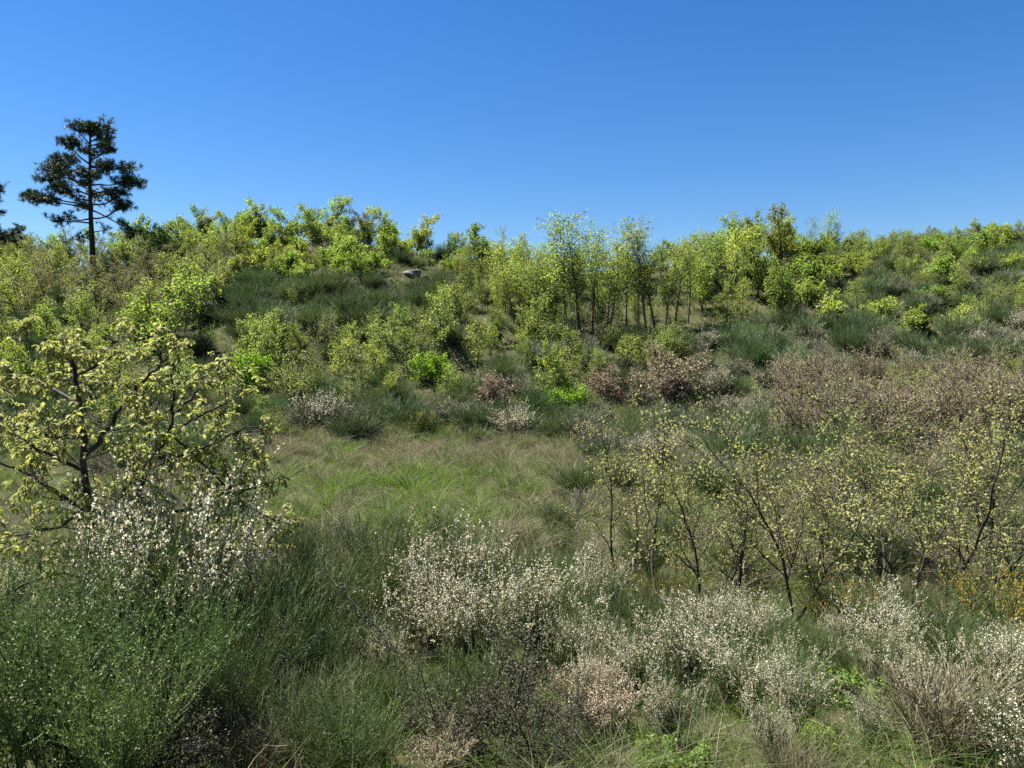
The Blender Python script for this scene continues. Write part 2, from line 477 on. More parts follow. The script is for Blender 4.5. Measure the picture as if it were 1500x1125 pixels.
def build_grass():
    rs = np.random.default_rng(11)
    # meadow tussocks
    n, per = 1750, 76
    xy, idn = clumped(rs, n, -22, 18, 15, 46, per, 0.15)
    ctr = np.stack([np.bincount(idn, xy[:, k]) / per for k in (0, 1)], 1)
    cpx, cpy = project(ctr[:, 0], ctr[:, 1], ground(ctr[:, 0], ctr[:, 1]))
    def greenness(x, y, px, py):
        g = 0.34 + 0.34 * snoise(x * 2.2, y * 1.6, 1)
        g = g + 0.55 * np.exp(-((px - 490) / 130) ** 2 - ((py - 715) / 45) ** 2) + 0.6 * np.exp(-((px - 690) / 120) ** 2 - ((py - 740) / 32) ** 2)
        g = g - 0.50 * np.exp(-((px - 700) / 190) ** 2 - ((py - 672) / 18) ** 2) + 0.3 * np.exp(-((px - 560) / 160) ** 2 - ((py - 805) / 30) ** 2)
        return np.clip(g, 0.06, 0.9)
    g = greenness(ctr[:, 0], ctr[:, 1], cpx, cpy)
    u = rs.random(n)
    kind = np.where(u < g * 0.80, 0, np.where(u < g * 0.80 + 0.22, 2, 1))
    pick = kind[idn]
    flip = rs.random(len(pick)) < 0.15
    pick = np.where(flip, rs.integers(0, 3, len(pick)), pick)
    ch = (0.50 + 0.85 * rs.random(n) ** 1.5)[idn] * (0.45 + 0.7 * rs.random(len(pick)))
    grass('meadow_tussocks', 'arching tussocks of green and straw coloured grass across the open meadow', [M['grass'], M['straw'], M['grass_dull']], pick, xy, ch,
          0.011 + 0.009 * rs.random(len(pick)), 0.85, rs, ctr=ctr[idn])
    n = 56000
    xy = np.stack([-24 + 42 * rs.random(n), 15 + 31 * rs.random(n)], 1)
    px, py = project(xy[:, 0], xy[:, 1], ground(xy[:, 0], xy[:, 1]))
    g = greenness(xy[:, 0], xy[:, 1], px, py); u = rs.random(n)
    pick = np.where(u < g * 0.8, 0, np.where(u < g * 0.8 + 0.3, 2, 1))
    grass('meadow_grass', 'short grass between the tussocks of the open meadow', [M['grass'], M['straw'], M['grass_dull']], pick, xy, 0.18 + 0.30 * rs.random(n) ** 1.5,
          0.012 + 0.008 * rs.random(n), 0.6, rs, 3)
    n = 2600     # thin upright rush stalks
    xy = np.stack([-15 + 31 * rs.random(n), 16 + 29 * rs.random(n)], 1)
    keep = snoise(xy[:, 0] * 1.7, xy[:, 1] * 1.5, 8) > 0.05
    xy = xy[keep]; n = len(xy)
    grass('meadow_rushes', 'thin upright brown stalks standing in the meadow grass', [M['straw'], M['twig']], rs.integers(0, 2, n), xy, 0.6 + 0.5 * rs.random(n), 0.009 + 0.004 * rs.random(n), 0.15, rs, 3)
    # near bank
    n, per = 3000, 24
    xy, idn = clumped(rs, n, -11, 12, 4.4, 16.5, per, 0.14)
    ok = np.abs(xy[:, 0]) < 0.75 * xy[:, 1] + 1.5
    u = rs.random(n); kind = np.where(u < 0.42, 0, np.where(u < 0.86, 2, 1)); pick = kind[idn]
    ch = (0.24 + 0.32 * rs.random(n))[idn] * (0.6 + 0.6 * rs.random(len(pick)))
    grass('bank_grass', 'tangled grass growing between the brooms on the near bank', [M['grass'], M['straw'], M['grass_dull']], pick[ok], xy[ok], ch[ok],
          0.005 + 0.004 * rs.random(ok.sum()), 0.9, rs)
    # slope undergrowth
    n, per = 10500, 14
    xy, idn = clumped(rs, n, -62, 62, 38, 84, per, 0.30)
    keep = np.abs(xy[:, 0]) < 0.76 * xy[:, 1] + 2
    u = rs.random(n); kind = np.where(u < 0.30, 0, np.where(u < 0.85, 2, 1)); pick = kind[idn]
    ch = (0.34 + 0.46 * rs.random(n))[idn] * (0.6 + 0.6 * rs.random(len(pick)))
    grass('slope_undergrowth', 'low grass and herbs between the bushes on the hillside', [M['grass'], M['straw'], M['grass_dull']], pick[keep], xy[keep], ch[keep],
          0.035 + 0.03 * rs.random(keep.sum()), 0.8, rs, 3)
    # right gully, between thicket and young oaks
    n, per = 1500, 22
    xy, idn = clumped(rs, n, 3, 26, 14, 38, per, 0.2)
    u = rs.random(n); kind = np.where(u < 0.35, 0, np.where(u < 0.85, 2, 1)); pick = kind[idn]
    ch = (0.3 + 0.4 * rs.random(n))[idn] * (0.6 + 0.6 * rs.random(len(pick)))
    grass('gully_grass', 'rough green grass under the young oaks and along the gully', [M['grass'], M['straw'], M['grass_dull']], pick, xy, ch,
          0.013 + 0.010 * rs.random(len(pick)), 0.8, rs)
build_grass()

# ------------------------------------------------------------------ plant builders
def broom(seed, H=1.5, stems=120, lets=9, subs=2, wid=0.005, flower=0.0, fsize=0.018, leafy=0.0, lsz=0.018, spread=0.75, mats=None, S=4, one=False, fl_per=9, dens_low=0.25):
    """a broom: many wiry stems fanning up from the base; optional pea flowers and tiny leaves"""
    rs = np.random.default_rng(seed)
    N = stems
    az = rs.random(N) * 6.283
    th = spread * np.sqrt(rs.random(N))
    Ls = H * (0.62 + 0.42 * rs.random(N)) / (np.maximum(np.cos(th * 0.75), 0.6) if not one else 1.0)
    lob = 1 + 0.16 * np.sin(az * 3 + seed) + 0.12 * np.sin(az * 5 + 2 * seed)
    Ls *= lob * (1.0 if one else 0.86 + 0.28 * rs.random(N))
    t = np.linspace(0, 1, S)[None]
    hdir = np.stack([np.cos(az), np.sin(az)], 1)
    base = rs.normal(size=(N, 2)) * (0.16 if one else 0.08) * H
    curl = 0.25 * rs.normal(size=N)
    rad = Ls[:, None] * np.sin(th)[:, None] * (t + (0.25 + curl[:, None]) * t * (t - 1))
    up = Ls[:, None] * np.cos(th)[:, None] * (t ** 0.95)
    P = np.concatenate([base[:, None] + hdir[:, None] * rad[..., None], up[..., None]], -1)
    P[:, 1:] += rs.normal(size=(N, S - 1, 3)) * 0.018 * H
    b = Buf(); fb = b if one else Buf()
    ribbons(b, P, wid * 1.7 * (1.2 - 0.6 * t) * np.ones((N, 1)), rs, 0, rs.random(N) * 0.5)
    def kids(P, per, Lr, f0, div):
        n, s, _ = P.shape
        f = (f0 + (1 - f0) * rs.random((n, per))) * (s - 1) * 0.999
        i = f.astype(int); fr = (f - i)[..., None]
        r = np.arange(n)[:, None]
        q = (P[r, i] * (1 - fr) + P[r, i + 1] * fr).reshape(-1, 3)
        d = norm(P[r, i + 1] - P[r, i]).reshape(-1, 3)
        d2 = norm(d + rs.normal(size=d.shape) * div + np.array([0, 0, 0.25]))
        L = Lr * (0.5 + 0.9 * rs.random(len(q)))
        tt = np.linspace(0, 1, 3)[None, :, None]
        d3 = norm(d2 + rs.normal(size=d.shape) * 0.2 + np.array([0, 0, 0.2]))
        return q[:, None] + L[:, None, None] * (d2[:, None] * tt * (1 - 0.5 * tt) + d3[:, None] * 0.5 * tt * tt)
    K1 = kids(P, lets, 0.26 * H, dens_low, 0.34)
    ribbons(b, K1, wid * np.array([[1.1, 0.9, 0.4]]) * np.ones((len(K1), 1)), rs, 0, 0.2 + 0.8 * rs.random(len(K1)))
    last = K1
    if subs:
        K2 = kids(K1, subs, 0.12 * H, 0.2, 0.4)
        ribbons(b, K2, wid * np.array([[0.9, 0.8, 0.4]]) * np.ones((len(K2), 1)), rs, 0, 0.3 + 0.7 * rs.random(len(K2)))
        last = np.concatenate([K1, K2])
    def on(Pn, per):
        n = len(Pn)
        f = rs.random((n, per)) * 1.999; i = f.astype(int); fr = (f - i)[..., None]; r = np.arange(n)[:, None]
        q = (Pn[r, i] * (1 - fr) + Pn[r, i + 1] * fr).reshape(-1, 3)
        d = norm(Pn[r, i + 1] - Pn[r, i]).reshape(-1, 3)
        return q, d
    mi = 1 if one else 0
    if flower > 0:
        top = last[:, -1, 2] / H + 0.25 * np.linalg.norm(last[:, -1, :2], axis=1) / H
        patch = np.sin(last[:, -1, 0] * 5 / H + seed) * np.cos(last[:, -1, 1] * 5 / H + seed * 2)
        pr = np.clip((top - 0.35) * 2.0, 0, 1) * np.clip(0.8 + 0.5 * patch, 0.1, 1.2)
        fs = np.where(rs.random(N) < flower, 0.75 + 0.4 * rs.random(N), 0.04)          # some stems in full bloom, some without
        own = np.arange(len(K1)) // lets
        if subs: own = np.concatenate([own, (np.arange(len(K2)) // subs) // lets])
        pr = pr * fs[own]
        sel = last[rs.random(len(last)) < pr]
        q, d = on(sel, fl_per)
        n = len(q)
        ax = norm(d * 0.3 + norm(rs.normal(size=(n, 3))))
        leaves(fb, q, ax, norm(rs.normal(size=(n, 3))), fsize * (0.45 + 1.0 * rs.random(n) ** 1.4), *L_FLOWER, mi, rs.random(n))
    if leafy > 0:
        sel = last[rs.random(len(last)) < leafy]
        q, d = on(sel, 7)
        n = len(q)
        ax = norm(d * 0.8 + norm(rs.normal(size=(n, 3))) * 0.8)
        leaves(b, q, ax, norm(rs.normal(size=(n, 3))), lsz * (0.6 + 0.8 * rs.random(n)), *L_FOLD, 0, 0.4 + 0.6 * rs.random(n))
    if one:
        return Proto([('bush', b.mesh('broom_bush', mats), None)], H)
    parts = [('stems', b.mesh('broom_stems', [mats[0]]), 'stuff')]
    if flower > 0: parts.append(('blossom', fb.mesh('broom_blossom', [mats[1]]), 'stuff'))
    if len(parts) == 1: parts = [('bush', parts[0][1], None)]
    return Proto(parts, H)

def tree(seed, H, G, r0, leaf_levels, per_m, lsize, tmpl, leafmat, barkmat, spreadpos=0.05, stems=1, lean=0.12, droop=0.0, second=None, names=('trunk', 'crown'), minr=0.004, one=False):
    rs = np.random.default_rng(seed)
    brs = []
    for k in range(stems):
        a = rs.random() * 6.283
        ln = lean * (0.4 + rs.random()) * (1.0 if stems == 1 else 1.6)
        off = np.array([math.cos(a), math.sin(a), 0]) * (0.0 if stems == 1 else 0.05 * H * rs.random())
        grow(brs, np.array([0, 0, -0.08]) + off, (math.cos(a) * ln, math.sin(a) * ln, 1), H * (1.0 if k == 0 else 0.7 + 0.3 * rs.random()) * G.get('lead', 0.85), r0 * (1 if k == 0 else 0.8), 0, G, rs)
    zmax = max(b[0][:, 2].max() for b in brs)
    s = H / zmax
    brs = [(p * np.array([1, 1, s]), r, l) for p, r, l in brs]
    bw = Buf(); wood(bw, brs, minr=minr)
    bl = bw if one else Buf()
    P, D = along(brs, leaf_levels, per_m, rs)
    n = len(P)
    P = P + rs.normal(size=(n, 3)) * spreadpos
    ax = norm(D * 0.6 + norm(rs.normal(size=(n, 3))) + np.array([0, 0, -droop]))
    nr = norm(rs.normal(size=(n, 3)) * 0.8 + np.array([0, 0, 1.0]))
    sz = lsize * (0.6 + 0.7 * rs.random(n))
    mi = 1 if one else 0
    if second:
        k = rs.random(n) < second[1]
        leaves(bl, P[~k], ax[~k], nr[~k], sz[~k], *tmpl, mi, rs.random((~k).sum()))
        leaves(bl, P[k], ax[k], nr[k], sz[k] * 0.85, *tmpl, mi + 1, rs.random(k.sum()))
        lm = [leafmat, second[0]]
    else:
        leaves(bl, P, ax, nr, sz, *tmpl, mi, rs.random(n)); lm = [leafmat]
    if one:
        return Proto([('bush', bw.mesh('bush', [barkmat] + lm), None)], H)
    return Proto([(names[0], bw.mesh(names[0], [barkmat]), None), (names[1], bl.mesh(names[1], lm), 'stuff')], H)

G_OAK = dict(levels=3, seg=[0.4, 0.3, 0.2, 0.15], wig=[0.10, 0.16, 0.2, 0.2], up=[0.03, 0.06, 0.06, 0.05], taper=0.25, kids=[14, 7, 5], start=[0.09, 0.15, 0.1],
             ang=[0.85, 0.75, 0.7], ratio=[0.50, 0.50, 0.45], shrink=[0.55, 0.4, 0.3], lead=0.9)
G_BUSH = dict(levels=2, seg=[0.25, 0.2, 0.12], wig=[0.16, 0.2, 0.2], up=[0.0, 0.03, 0.03], taper=0.3, kids=[9, 6], start=[0.12, 0.1],
              ang=[0.75, 0.75], ratio=[0.55, 0.5], shrink=[0.4, 0.3], lead=0.85)
G_SLIM = dict(levels=2, seg=[0.5, 0.3, 0.2], wig=[0.03, 0.12, 0.2], up=[0.04, 0.14, 0.1], taper=0.15, kids=[24, 6], start=[0.26, 0.1],
              ang=[0.72, 0.65], ratio=[0.30, 0.5], shrink=[0.55, 0.3], lead=0.97)
G_TWIG = dict(levels=2, seg=[0.3, 0.2, 0.15], wig=[0.10, 0.14, 0.16], up=[0.05, 0.08, 0.08], taper=0.3, kids=[11, 6], start=[0.15, 0.1],
              ang=[0.55, 0.6], ratio=[0.5, 0.5], shrink=[0.4, 0.3], lead=0.95)

def many(fn, n): return [fn(i) for i in range(n)]

PR = {}
PR['oak_light'] = many(lambda i: tree(100 + i, 4.6, G_OAK, 0.08, (2, 3), 18, 0.125, L_CLUMP, M['oak_light'], M['bark'], 0.10, lean=0.15), 5)
PR['oak_green'] = many(lambda i: tree(120 + i, 4.4, G_OAK, 0.08, (2, 3), 17, 0.130, L_CLUMP, M['oak_green'], M['bark'], 0.10, lean=0.15), 3)
PR['oak_pale'] = many(lambda i: tree(140 + i, 4.4, G_OAK, 0.07, (2, 3), 12, 0.115, L_CLUMP, M['oak_pale'], M['bark'], 0.09, lean=0.15), 5)
PR['oak_bush'] = many(lambda i: tree(160 + i, 2.0, G_BUSH, 0.04, (1, 2), 28, 0.120, L_CLUMP, M['oak_light'], M['bark'], 0.10, stems=5, lean=0.5, one=True), 4)
PR['green_bush'] = many(lambda i: tree(170 + i, 2.0, G_BUSH, 0.04, (1, 2), 28, 0.120, L_CLUMP, M['oak_green'], M['bark'], 0.10, stems=5, lean=0.5, one=True), 3)
PR['bright_bush'] = many(lambda i: tree(180 + i, 2.0, G_BUSH, 0.04, (1, 2), 34, 0.125, L_FOLD, M['bright'], M['bark'], 0.09, stems=6, lean=0.5, one=True), 2)
PR['rust_bush'] = many(lambda i: tree(190 + i, 2.6, G_BUSH, 0.04, (1, 2), 20, 0.10, L_CLUMP, M['rust'], M['bark_grey'], 0.08, stems=6, lean=0.45, one=True), 3)
PR['budding'] = many(lambda i: tree(200 + i, 3.2, G_TWIG, 0.05, (1, 2), 11, 0.085, L_FOLD, M['oak_pale'], M['bark_grey'], 0.06, stems=5, lean=0.4, one=True, minr=0.007), 4)
PR['olive_tree'] = many(lambda i: tree(210 + i, 4.6, G_OAK, 0.07, (2, 3), 11, 0.085, L_FOLD, M['oak_pale'], M['twig'], 0.06, lean=0.15, minr=0.008, second=(M['oak_pinkbud'], 0.3)), 4)
PR['twiggy'] = many(lambda i: tree(220 + i, 2.8, G_TWIG, 0.045, (1, 2), 7, 0.075, L_FOLD, M['oak_pinkbud'], M['twig_pink'], 0.03, stems=7, lean=0.42, one=True, minr=0.008, second=(M['oak_bud'], 0.55)), 4)
PR['slim'] = many(lambda i: tree(240 + i, 8.0, G_SLIM, 0.066, (1, 2), 12, 0.115, L_CLUMP, M['oak_light'], M['bark_grey'], 0.16, lean=0.07, second=(M['oak_pale'], 0.55)), 5)
PR['bare_tree'] = many(lambda i: tree(260 + i, 4.0, G_OAK, 0.07, (3,), 3, 0.08, L_FOLD, M['oak_pale'], M['twig'], 0.05, minr=0.012), 2)
PR['broom_dark'] = many(lambda i: broom(300 + i, 1.5, 300, 10, 0, 0.013, spread=1.0, mats=[M['broom_far']], one=True), 5)
PR['broom_pale'] = many(lambda i: broom(320 + i, 1.3, 260, 9, 0, 0.013, flower=0.30, fsize=0.036, fl_per=5, spread=1.0, mats=[M['broom_pale'], M['petal']], one=True), 3)
PR['broom_white'] = many(lambda i: broom(330 + i, 1.2, 240, 9, 0, 0.013, flower=0.8, fsize=0.042, fl_per=6, spread=1.0, mats=[M['broom_pale'], M['petal']], one=True), 3)
PR['broom_mid'] = many(lambda i: broom(340 + i, 1.4, 200, 9, 1, 0.009, leafy=0.4, spread=0.8, mats=[M['stem'], M['petal']]), 3)
# near bank plants
PR['white_near'] = many(lambda i: broom(360 + i, 1.4, 200, 9, 2, 0.005, flower=0.36 + 0.05 * (i % 3), fsize=0.024, fl_per=10, leafy=0.2, spread=0.58, mats=[M['stem'], M['petal']]), 5)
PR['tan_near'] = many(lambda i: broom(370 + i, 1.3, 150, 9, 2, 0.0045, flower=0.62, fsize=0.024, fl_per=9, spread=0.75, mats=[M['stem_dry'], M['petal_old']]), 2)
PR['green_near'] = many(lambda i: broom(380 + i, 1.4, 200, 9, 2, 0.005, leafy=0.35, spread=0.62, mats=[M['stem']]), 4)
PR['blue_near'] = many(lambda i: broom(390 + i, 1.8, 60, 9, 3, 0.006, leafy=0.95, spread=0.55, lsz=0.027, mats=[M['stem_blue']]), 2)
PR['dry_near'] = many(lambda i: broom(395 + i, 1.0, 160, 7, 2, 0.004, leafy=0.05, spread=0.8, mats=[M['stem_dry']]), 2)
PR['yellow_near'] = many(lambda i: broom(398 + i, 1.2, 150, 8, 1, 0.006, flower=0.3, fsize=0.024, fl_per=6, spread=0.8, mats=[M['stem'], M['yellow']]), 2)
G_YOUNG = dict(levels=3, seg=[0.22, 0.16, 0.12, 0.1], wig=[0.10, 0.17, 0.2, 0.2], up=[0.02, 0.07, 0.06, 0.04], taper=0.22, kids=[12, 7, 4], start=[0.22, 0.12, 0.1],
               ang=[0.72, 0.7, 0.75], ratio=[0.46, 0.42, 0.42], shrink=[0.45, 0.35, 0.3], lead=0.92)
PR['young_oak'] = many(lambda i: tree(400 + i, 4.3, dict(G_YOUNG, ang=[0.55 + 0.07 * (i % 4), 0.7, 0.75], kids=[9 + 2 * (i % 3), 7, 4], wig=[0.08 + 0.03 * (i % 3), 0.17, 0.2, 0.2]), 0.032 + 0.005 * (i % 4), (2, 3), 15, 0.058, L_FOLD, M['oak_bud'], M['bark'], 0.035, stems=1 + i % 3, lean=0.12 + 0.06 * (i % 4), droop=0.3, second=(M['oak_pinkbud'], 0.10 + 0.07 * (i % 3)), minr=0.0035), 8)
PR['thorn'] = many(lambda i: tree(420 + i, 1.6, G_BUSH, 0.022, (1, 2), 42, 0.036, L_FOLD, M['dark'], M['bark'], 0.03, stems=9, lean=0.5, minr=0.003, second=(M['oak_pinkbud'], 0.06), names=('branches', 'foliage')), 2)
PR['herb'] = many(lambda i: tree(430 + i, 0.6, G_BUSH, 0.01, (0, 1, 2), 70, 0.058, L_FOLD, M['oak_green'], M['stem'], 0.04, stems=7, lean=0.8, minr=0.003, one=True), 2)

# ------------------------------------------------------------------ pine
def build_pine(name, label, base, H, limbs, seed, r0=0.30, crown_from=0.5, tuft=0.36, dens=13, group=None):
    rs = np.random.default_rng(seed)
    root = link(name, None); root.location = base; tag(root, label, 'pine tree', group)
    bt, bc = Buf(), Buf()
    n = 14
    t = np.linspace(0, 1, n)
    tr = np.stack([0.012 * H * np.sin(t * 5 + seed) * t, 0.01 * H * np.cos(t * 4) * t, -0.2 + (H + 0.2) * t], 1)
    tube(bt, tr, r0 * (1 - 0.85 * t) + 0.03, 9)
    tips = []
    for (hf, az, L, rise, fol) in limbs:
        p = np.array([np.interp(hf, t, tr[:, i]) for i in range(3)])
        d = np.array([math.cos(az), math.sin(az), rise]); k = 8
        pts = [p]
        dd = norm(d)
        for j in range(k):
            dd = norm(dd + rs.normal(size=3) * 0.10 + np.array([0, 0, 0.03]))
            pts.append(pts[-1] + dd * L / k)
        pts = np.array(pts)
        tube(bt, pts, 0.28 * r0 * (1 - 0.8 * np.linspace(0, 1, k + 1)) * (0.5 + 0.5 * min(L / 3, 1)) + 0.012, 5)
        m = max(4, int(L * 8.0 * fol))
        for j in range(m):
            f = (0.52 + 0.48 * rs.random() ** 0.7) * k * 0.999; i = int(f)
            q = pts[i] + (pts[i + 1] - pts[i]) * (f - i)
            a2 = rs.random() * 6.283
            sd = norm(np.array([math.cos(a2), math.sin(a2), 0.55 * rs.normal() + 0.30]) + dd * 0.5)
            l2 = (0.30 + 0.75 * rs.random()) * min(1.0, 0.5 + L / 5)
            e = q + sd * l2
            tube(bt, np.array([q, (q + e) / 2 + rs.normal(size=3) * 0.04, e]), np.array([0.022, 0.016, 0.01]), 3)
            for g in range(4):
                tips.append((q + sd * l2 * (0.4 + 0.6 * rs.random()) + rs.normal(size=3) * 0.10, norm(sd + rs.normal(size=3) * 0.4 + np.array([0, 0, 0.5]))))
    TP = np.array([a for a, _ in tips]); TD = np.array([d for _, d in tips])
    per = dens
    q = np.repeat(TP, per, 0); d = norm(np.repeat(TD, per, 0) + rs.normal(size=(len(q), 3)) * 0.75)
    L = tuft * (0.6 + 0.6 * rs.random(len(q)))
    P = np.stack([q, q + d * L[:, None] * 0.55, q + d * L[:, None] + np.array([0, 0, -0.03])], 1)
    ribbons(bc, P, np.array([[0.030, 0.030, 0.010]]) * np.ones((len(q), 1)), rs, 0, rs.random(len(q)))
    link('trunk', bt.mesh('pine_trunk', [M['bark_pine']]), root)
    c = link('crown', bc.mesh('pine_crown', [M['needle']]), root); c['kind'] = 'stuff'
    return root

def pines():
    rd = random.Random(5)
    b = hit(138, 428)
    y = b[1]; s = y / F
    top = at(140, 184, y)
    H = top[2] - b[2]
    def hf(py): return (at(138, py, y)[2] - b[2]) / H
    limbs = []
    # limbs seen in outline: (row where it leaves the trunk, reach in pixels to left - / right +, rise)
    for py, dx, rise, fol in [(325, -50, -0.02, 0.45), (318, -40, -0.35, 0.5), (302, -84, 0.28, 1.0), (300, -75, 0.10, 1.0), (285, -72, 0.25, 1.1), (293, -62, 0.2, 1.0), (276, -74, 0.12, 1.0), (318, 72, -0.12, 1.0), (306, 66, -0.28, 1.0),
                              (298, 58, -0.05, 1.0), (283, 68, 0.05, 1.1), (270, 62, 0.12, 1.0), (268, -68, 0.25, 1.1), (258, -58, 0.3, 1.1), (250, 55, 0.25, 1.0), (240, -48, 0.45, 1.1), (236, 44, 0.3, 1.0),
                              (225, -36, 0.5, 1.0), (222, 38, 0.5, 1.0), (212, -34, 0.7, 1.0), (208, 34, 0.6, 1.0), (335, -30, -0.3, 0.7), (338, 22, -0.1, 0.2)]:
        az = (math.pi if dx < 0 else 0) + rd.uniform(-0.3, 0.3)
        limbs.append((hf(py), az, abs(dx) * s * 1.0, rise, fol))
    for k in range(6):
        f = rd.uniform(hf(255), 0.96)
        limbs.append((f, rd.uniform(0, 6.283), ((1 - f) * H * 0.62 + 1.1) * rd.uniform(0.5, 0.95), rd.uniform(0.15, 0.7), 1.0))
    for k in range(15):     # limbs towards and away from the camera
        f = rd.uniform(hf(318), 0.97)
        az = rd.choice([math.pi / 2, -math.pi / 2]) + rd.uniform(-0.9, 0.9)
        L = (1 - f) * H * 0.55 + 1.2
        limbs.append((f, az, L * rd.uniform(0.45, 0.85), rd.uniform(0.1, 0.5), 0.8))
    for k in range(5):
        limbs.append((0.93, k * 1.3, 1.0, 1.2, 1.3))
    build_pine('pine_tree', 'tall dark pine with a bare lower trunk standing above the hillside trees', b, H, limbs, 3, r0=0.27)
    b2 = hit(-62, 420)
    top2 = at(-62, 215, b2[1]); H2 = top2[2] - b2[2]; s2 = b2[1] / F
    l2 = []
    for k in range(44):
        f = rd.uniform(0.45, 0.97)
        az = k * 2.4 + rd.uniform(-0.3, 0.3)
        l2.append((f, az, ((1 - f) * H2 * 0.30 + 1.1) * rd.uniform(0.7, 1.05), rd.uniform(0.0, 0.4), 1.0))
    z2 = lambda py: (at(-62, py, b2[1])[2] - b2[2]) / H2
    l2 += [(z2(308), 0.05, 76 * s2, 0.02, 1.2), (z2(290), -0.1, 58 * s2, 0.1, 1.2), (z2(320), 0.1, 70 * s2, -0.02, 1.1), (z2(300), 0.3, 62 * s2, -0.05, 1.1)]
    build_pine('pine_tree', 'second tall pine standing apart from the bare trunked one', b2, H2, l2, 8, r0=0.3)
    # low round pine on the skyline
    y3 = 84.0
    t3 = at(8, 339, y3); z3 = float(ground(t3[0], y3))
    H3 = t3[2] - z3
    l3 = [(rd.uniform(0.35, 0.98), k * 2.4, rd.uniform(1.2, 2.3) , rd.uniform(0.0, 0.5), 1.2) for k in range(40)]
    build_pine('pine_tree', 'low rounded dark pine crown behind the bright green oaks on the skyline', np.array([t3[0], y3, z3]), H3, l3, 12, r0=0.16)
pines()

# ------------------------------------------------------------------ rocks
def rocks():
    import bmesh
    for k, (px, py, s, lab) in enumerate([(604, 404, 0.65, 'pale grey granite boulder, larger of the pair among the brooms'), (622, 410, 0.45, 'small grey boulder beside the larger one among the brooms'), (725, 492, 0.5, 'grey boulder half hidden under the pale oaks')]):
        rs = np.random.default_rng(50 + k)
        bm = bmesh.new(); bmesh.ops.create_icosphere(bm, subdivisions=3, radius=1)
        ph = rs.random(6) * 6
        for v in bm.verts:
            c = v.co
            n = 0.16 * math.sin(c.x * 2.3 + ph[0]) * math.cos(c.y * 2.9 + ph[1]) + 0.10 * math.sin(c.z * 5 + c.x * 4 + ph[2]) + 0.05 * math.sin(c.y * 9 + ph[3])
            v.co = Vector((c.x * 1.25, c.y * 0.95, c.z * 0.75)) * (1 + n)
            v.co.z = max(min(v.co.z, 0.52), -0.6)
        me = bpy.data.meshes.new('rock'); bm.to_mesh(me); bm.free(); me.materials.append(M['rock'])
        o = link('rock', me); p = hit(px, py); o.location = (p[0], p[1], p[2] + 0.25 * s); o.scale = (s, s, s); o.rotation_euler = (0.1, -0.15, rs.random() * 6)
        tag(o, lab, 'rock')
rocks()

# ------------------------------------------------------------------ hillside plants
KIND = {
    # key: (name, category, base height of the copy range)
    'oak_light': ('oak_tree', 'tree'), 'oak_green': ('oak_tree', 'tree'), 'oak_pale': ('oak_tree', 'tree'),
    'oak_bush': ('oak_bush', 'bush'), 'green_bush': ('oak_bush', 'bush'), 'bright_bush': ('leafy_bush', 'bush'), 'rust_bush': ('rusty_shrub', 'shrub'),
    'budding': ('budding_shrub', 'shrub'), 'olive_tree': ('budding_tree', 'tree'), 'twiggy': ('twiggy_shrub', 'shrub'), 'slim': ('slender_tree', 'tree'),
    'bare_tree': ('bare_tree', 'tree'), 'broom_dark': ('broom_bush', 'bush'), 'broom_pale': ('grey_broom', 'bush'), 'broom_white': ('flowering_broom', 'bush'),
    'broom_mid': ('broom_bush', 'bush'),
}
LABEL = {
    'oak_light': 'yellow green young oak', 'oak_green': 'fresh green leafy oak', 'oak_pale': 'pale olive oak',
    'oak_bush': 'yellow green oak bush', 'green_bush': 'fresh green oak bush', 'budding': 'grey olive budding shrub', 'olive_tree': 'brownish olive half bare tree', 'slim': 'slender upright oak',
    'twiggy': 'tan brown twiggy shrub', 'broom_dark': 'dark green broom', 'broom_pale': 'grey green broom',
    'broom_white': 'white flowered broom', 'broom_mid': 'deep green wiry broom',
}
SHORT = {
    'oak_light': 'a yellow green oak', 'oak_green': 'a fresh green oak', 'oak_pale': 'a pale oak', 'oak_bush': 'a yellow green bush', 'green_bush': 'a fresh green bush',
    'budding': 'a budding shrub', 'olive_tree': 'a half bare tree', 'slim': 'a slender oak', 'twiggy': 'a twiggy shrub', 'broom_dark': 'a dark broom', 'broom_pale': 'a grey broom', 'broom_white': 'a white broom', 'broom_mid': 'a wiry broom',
}
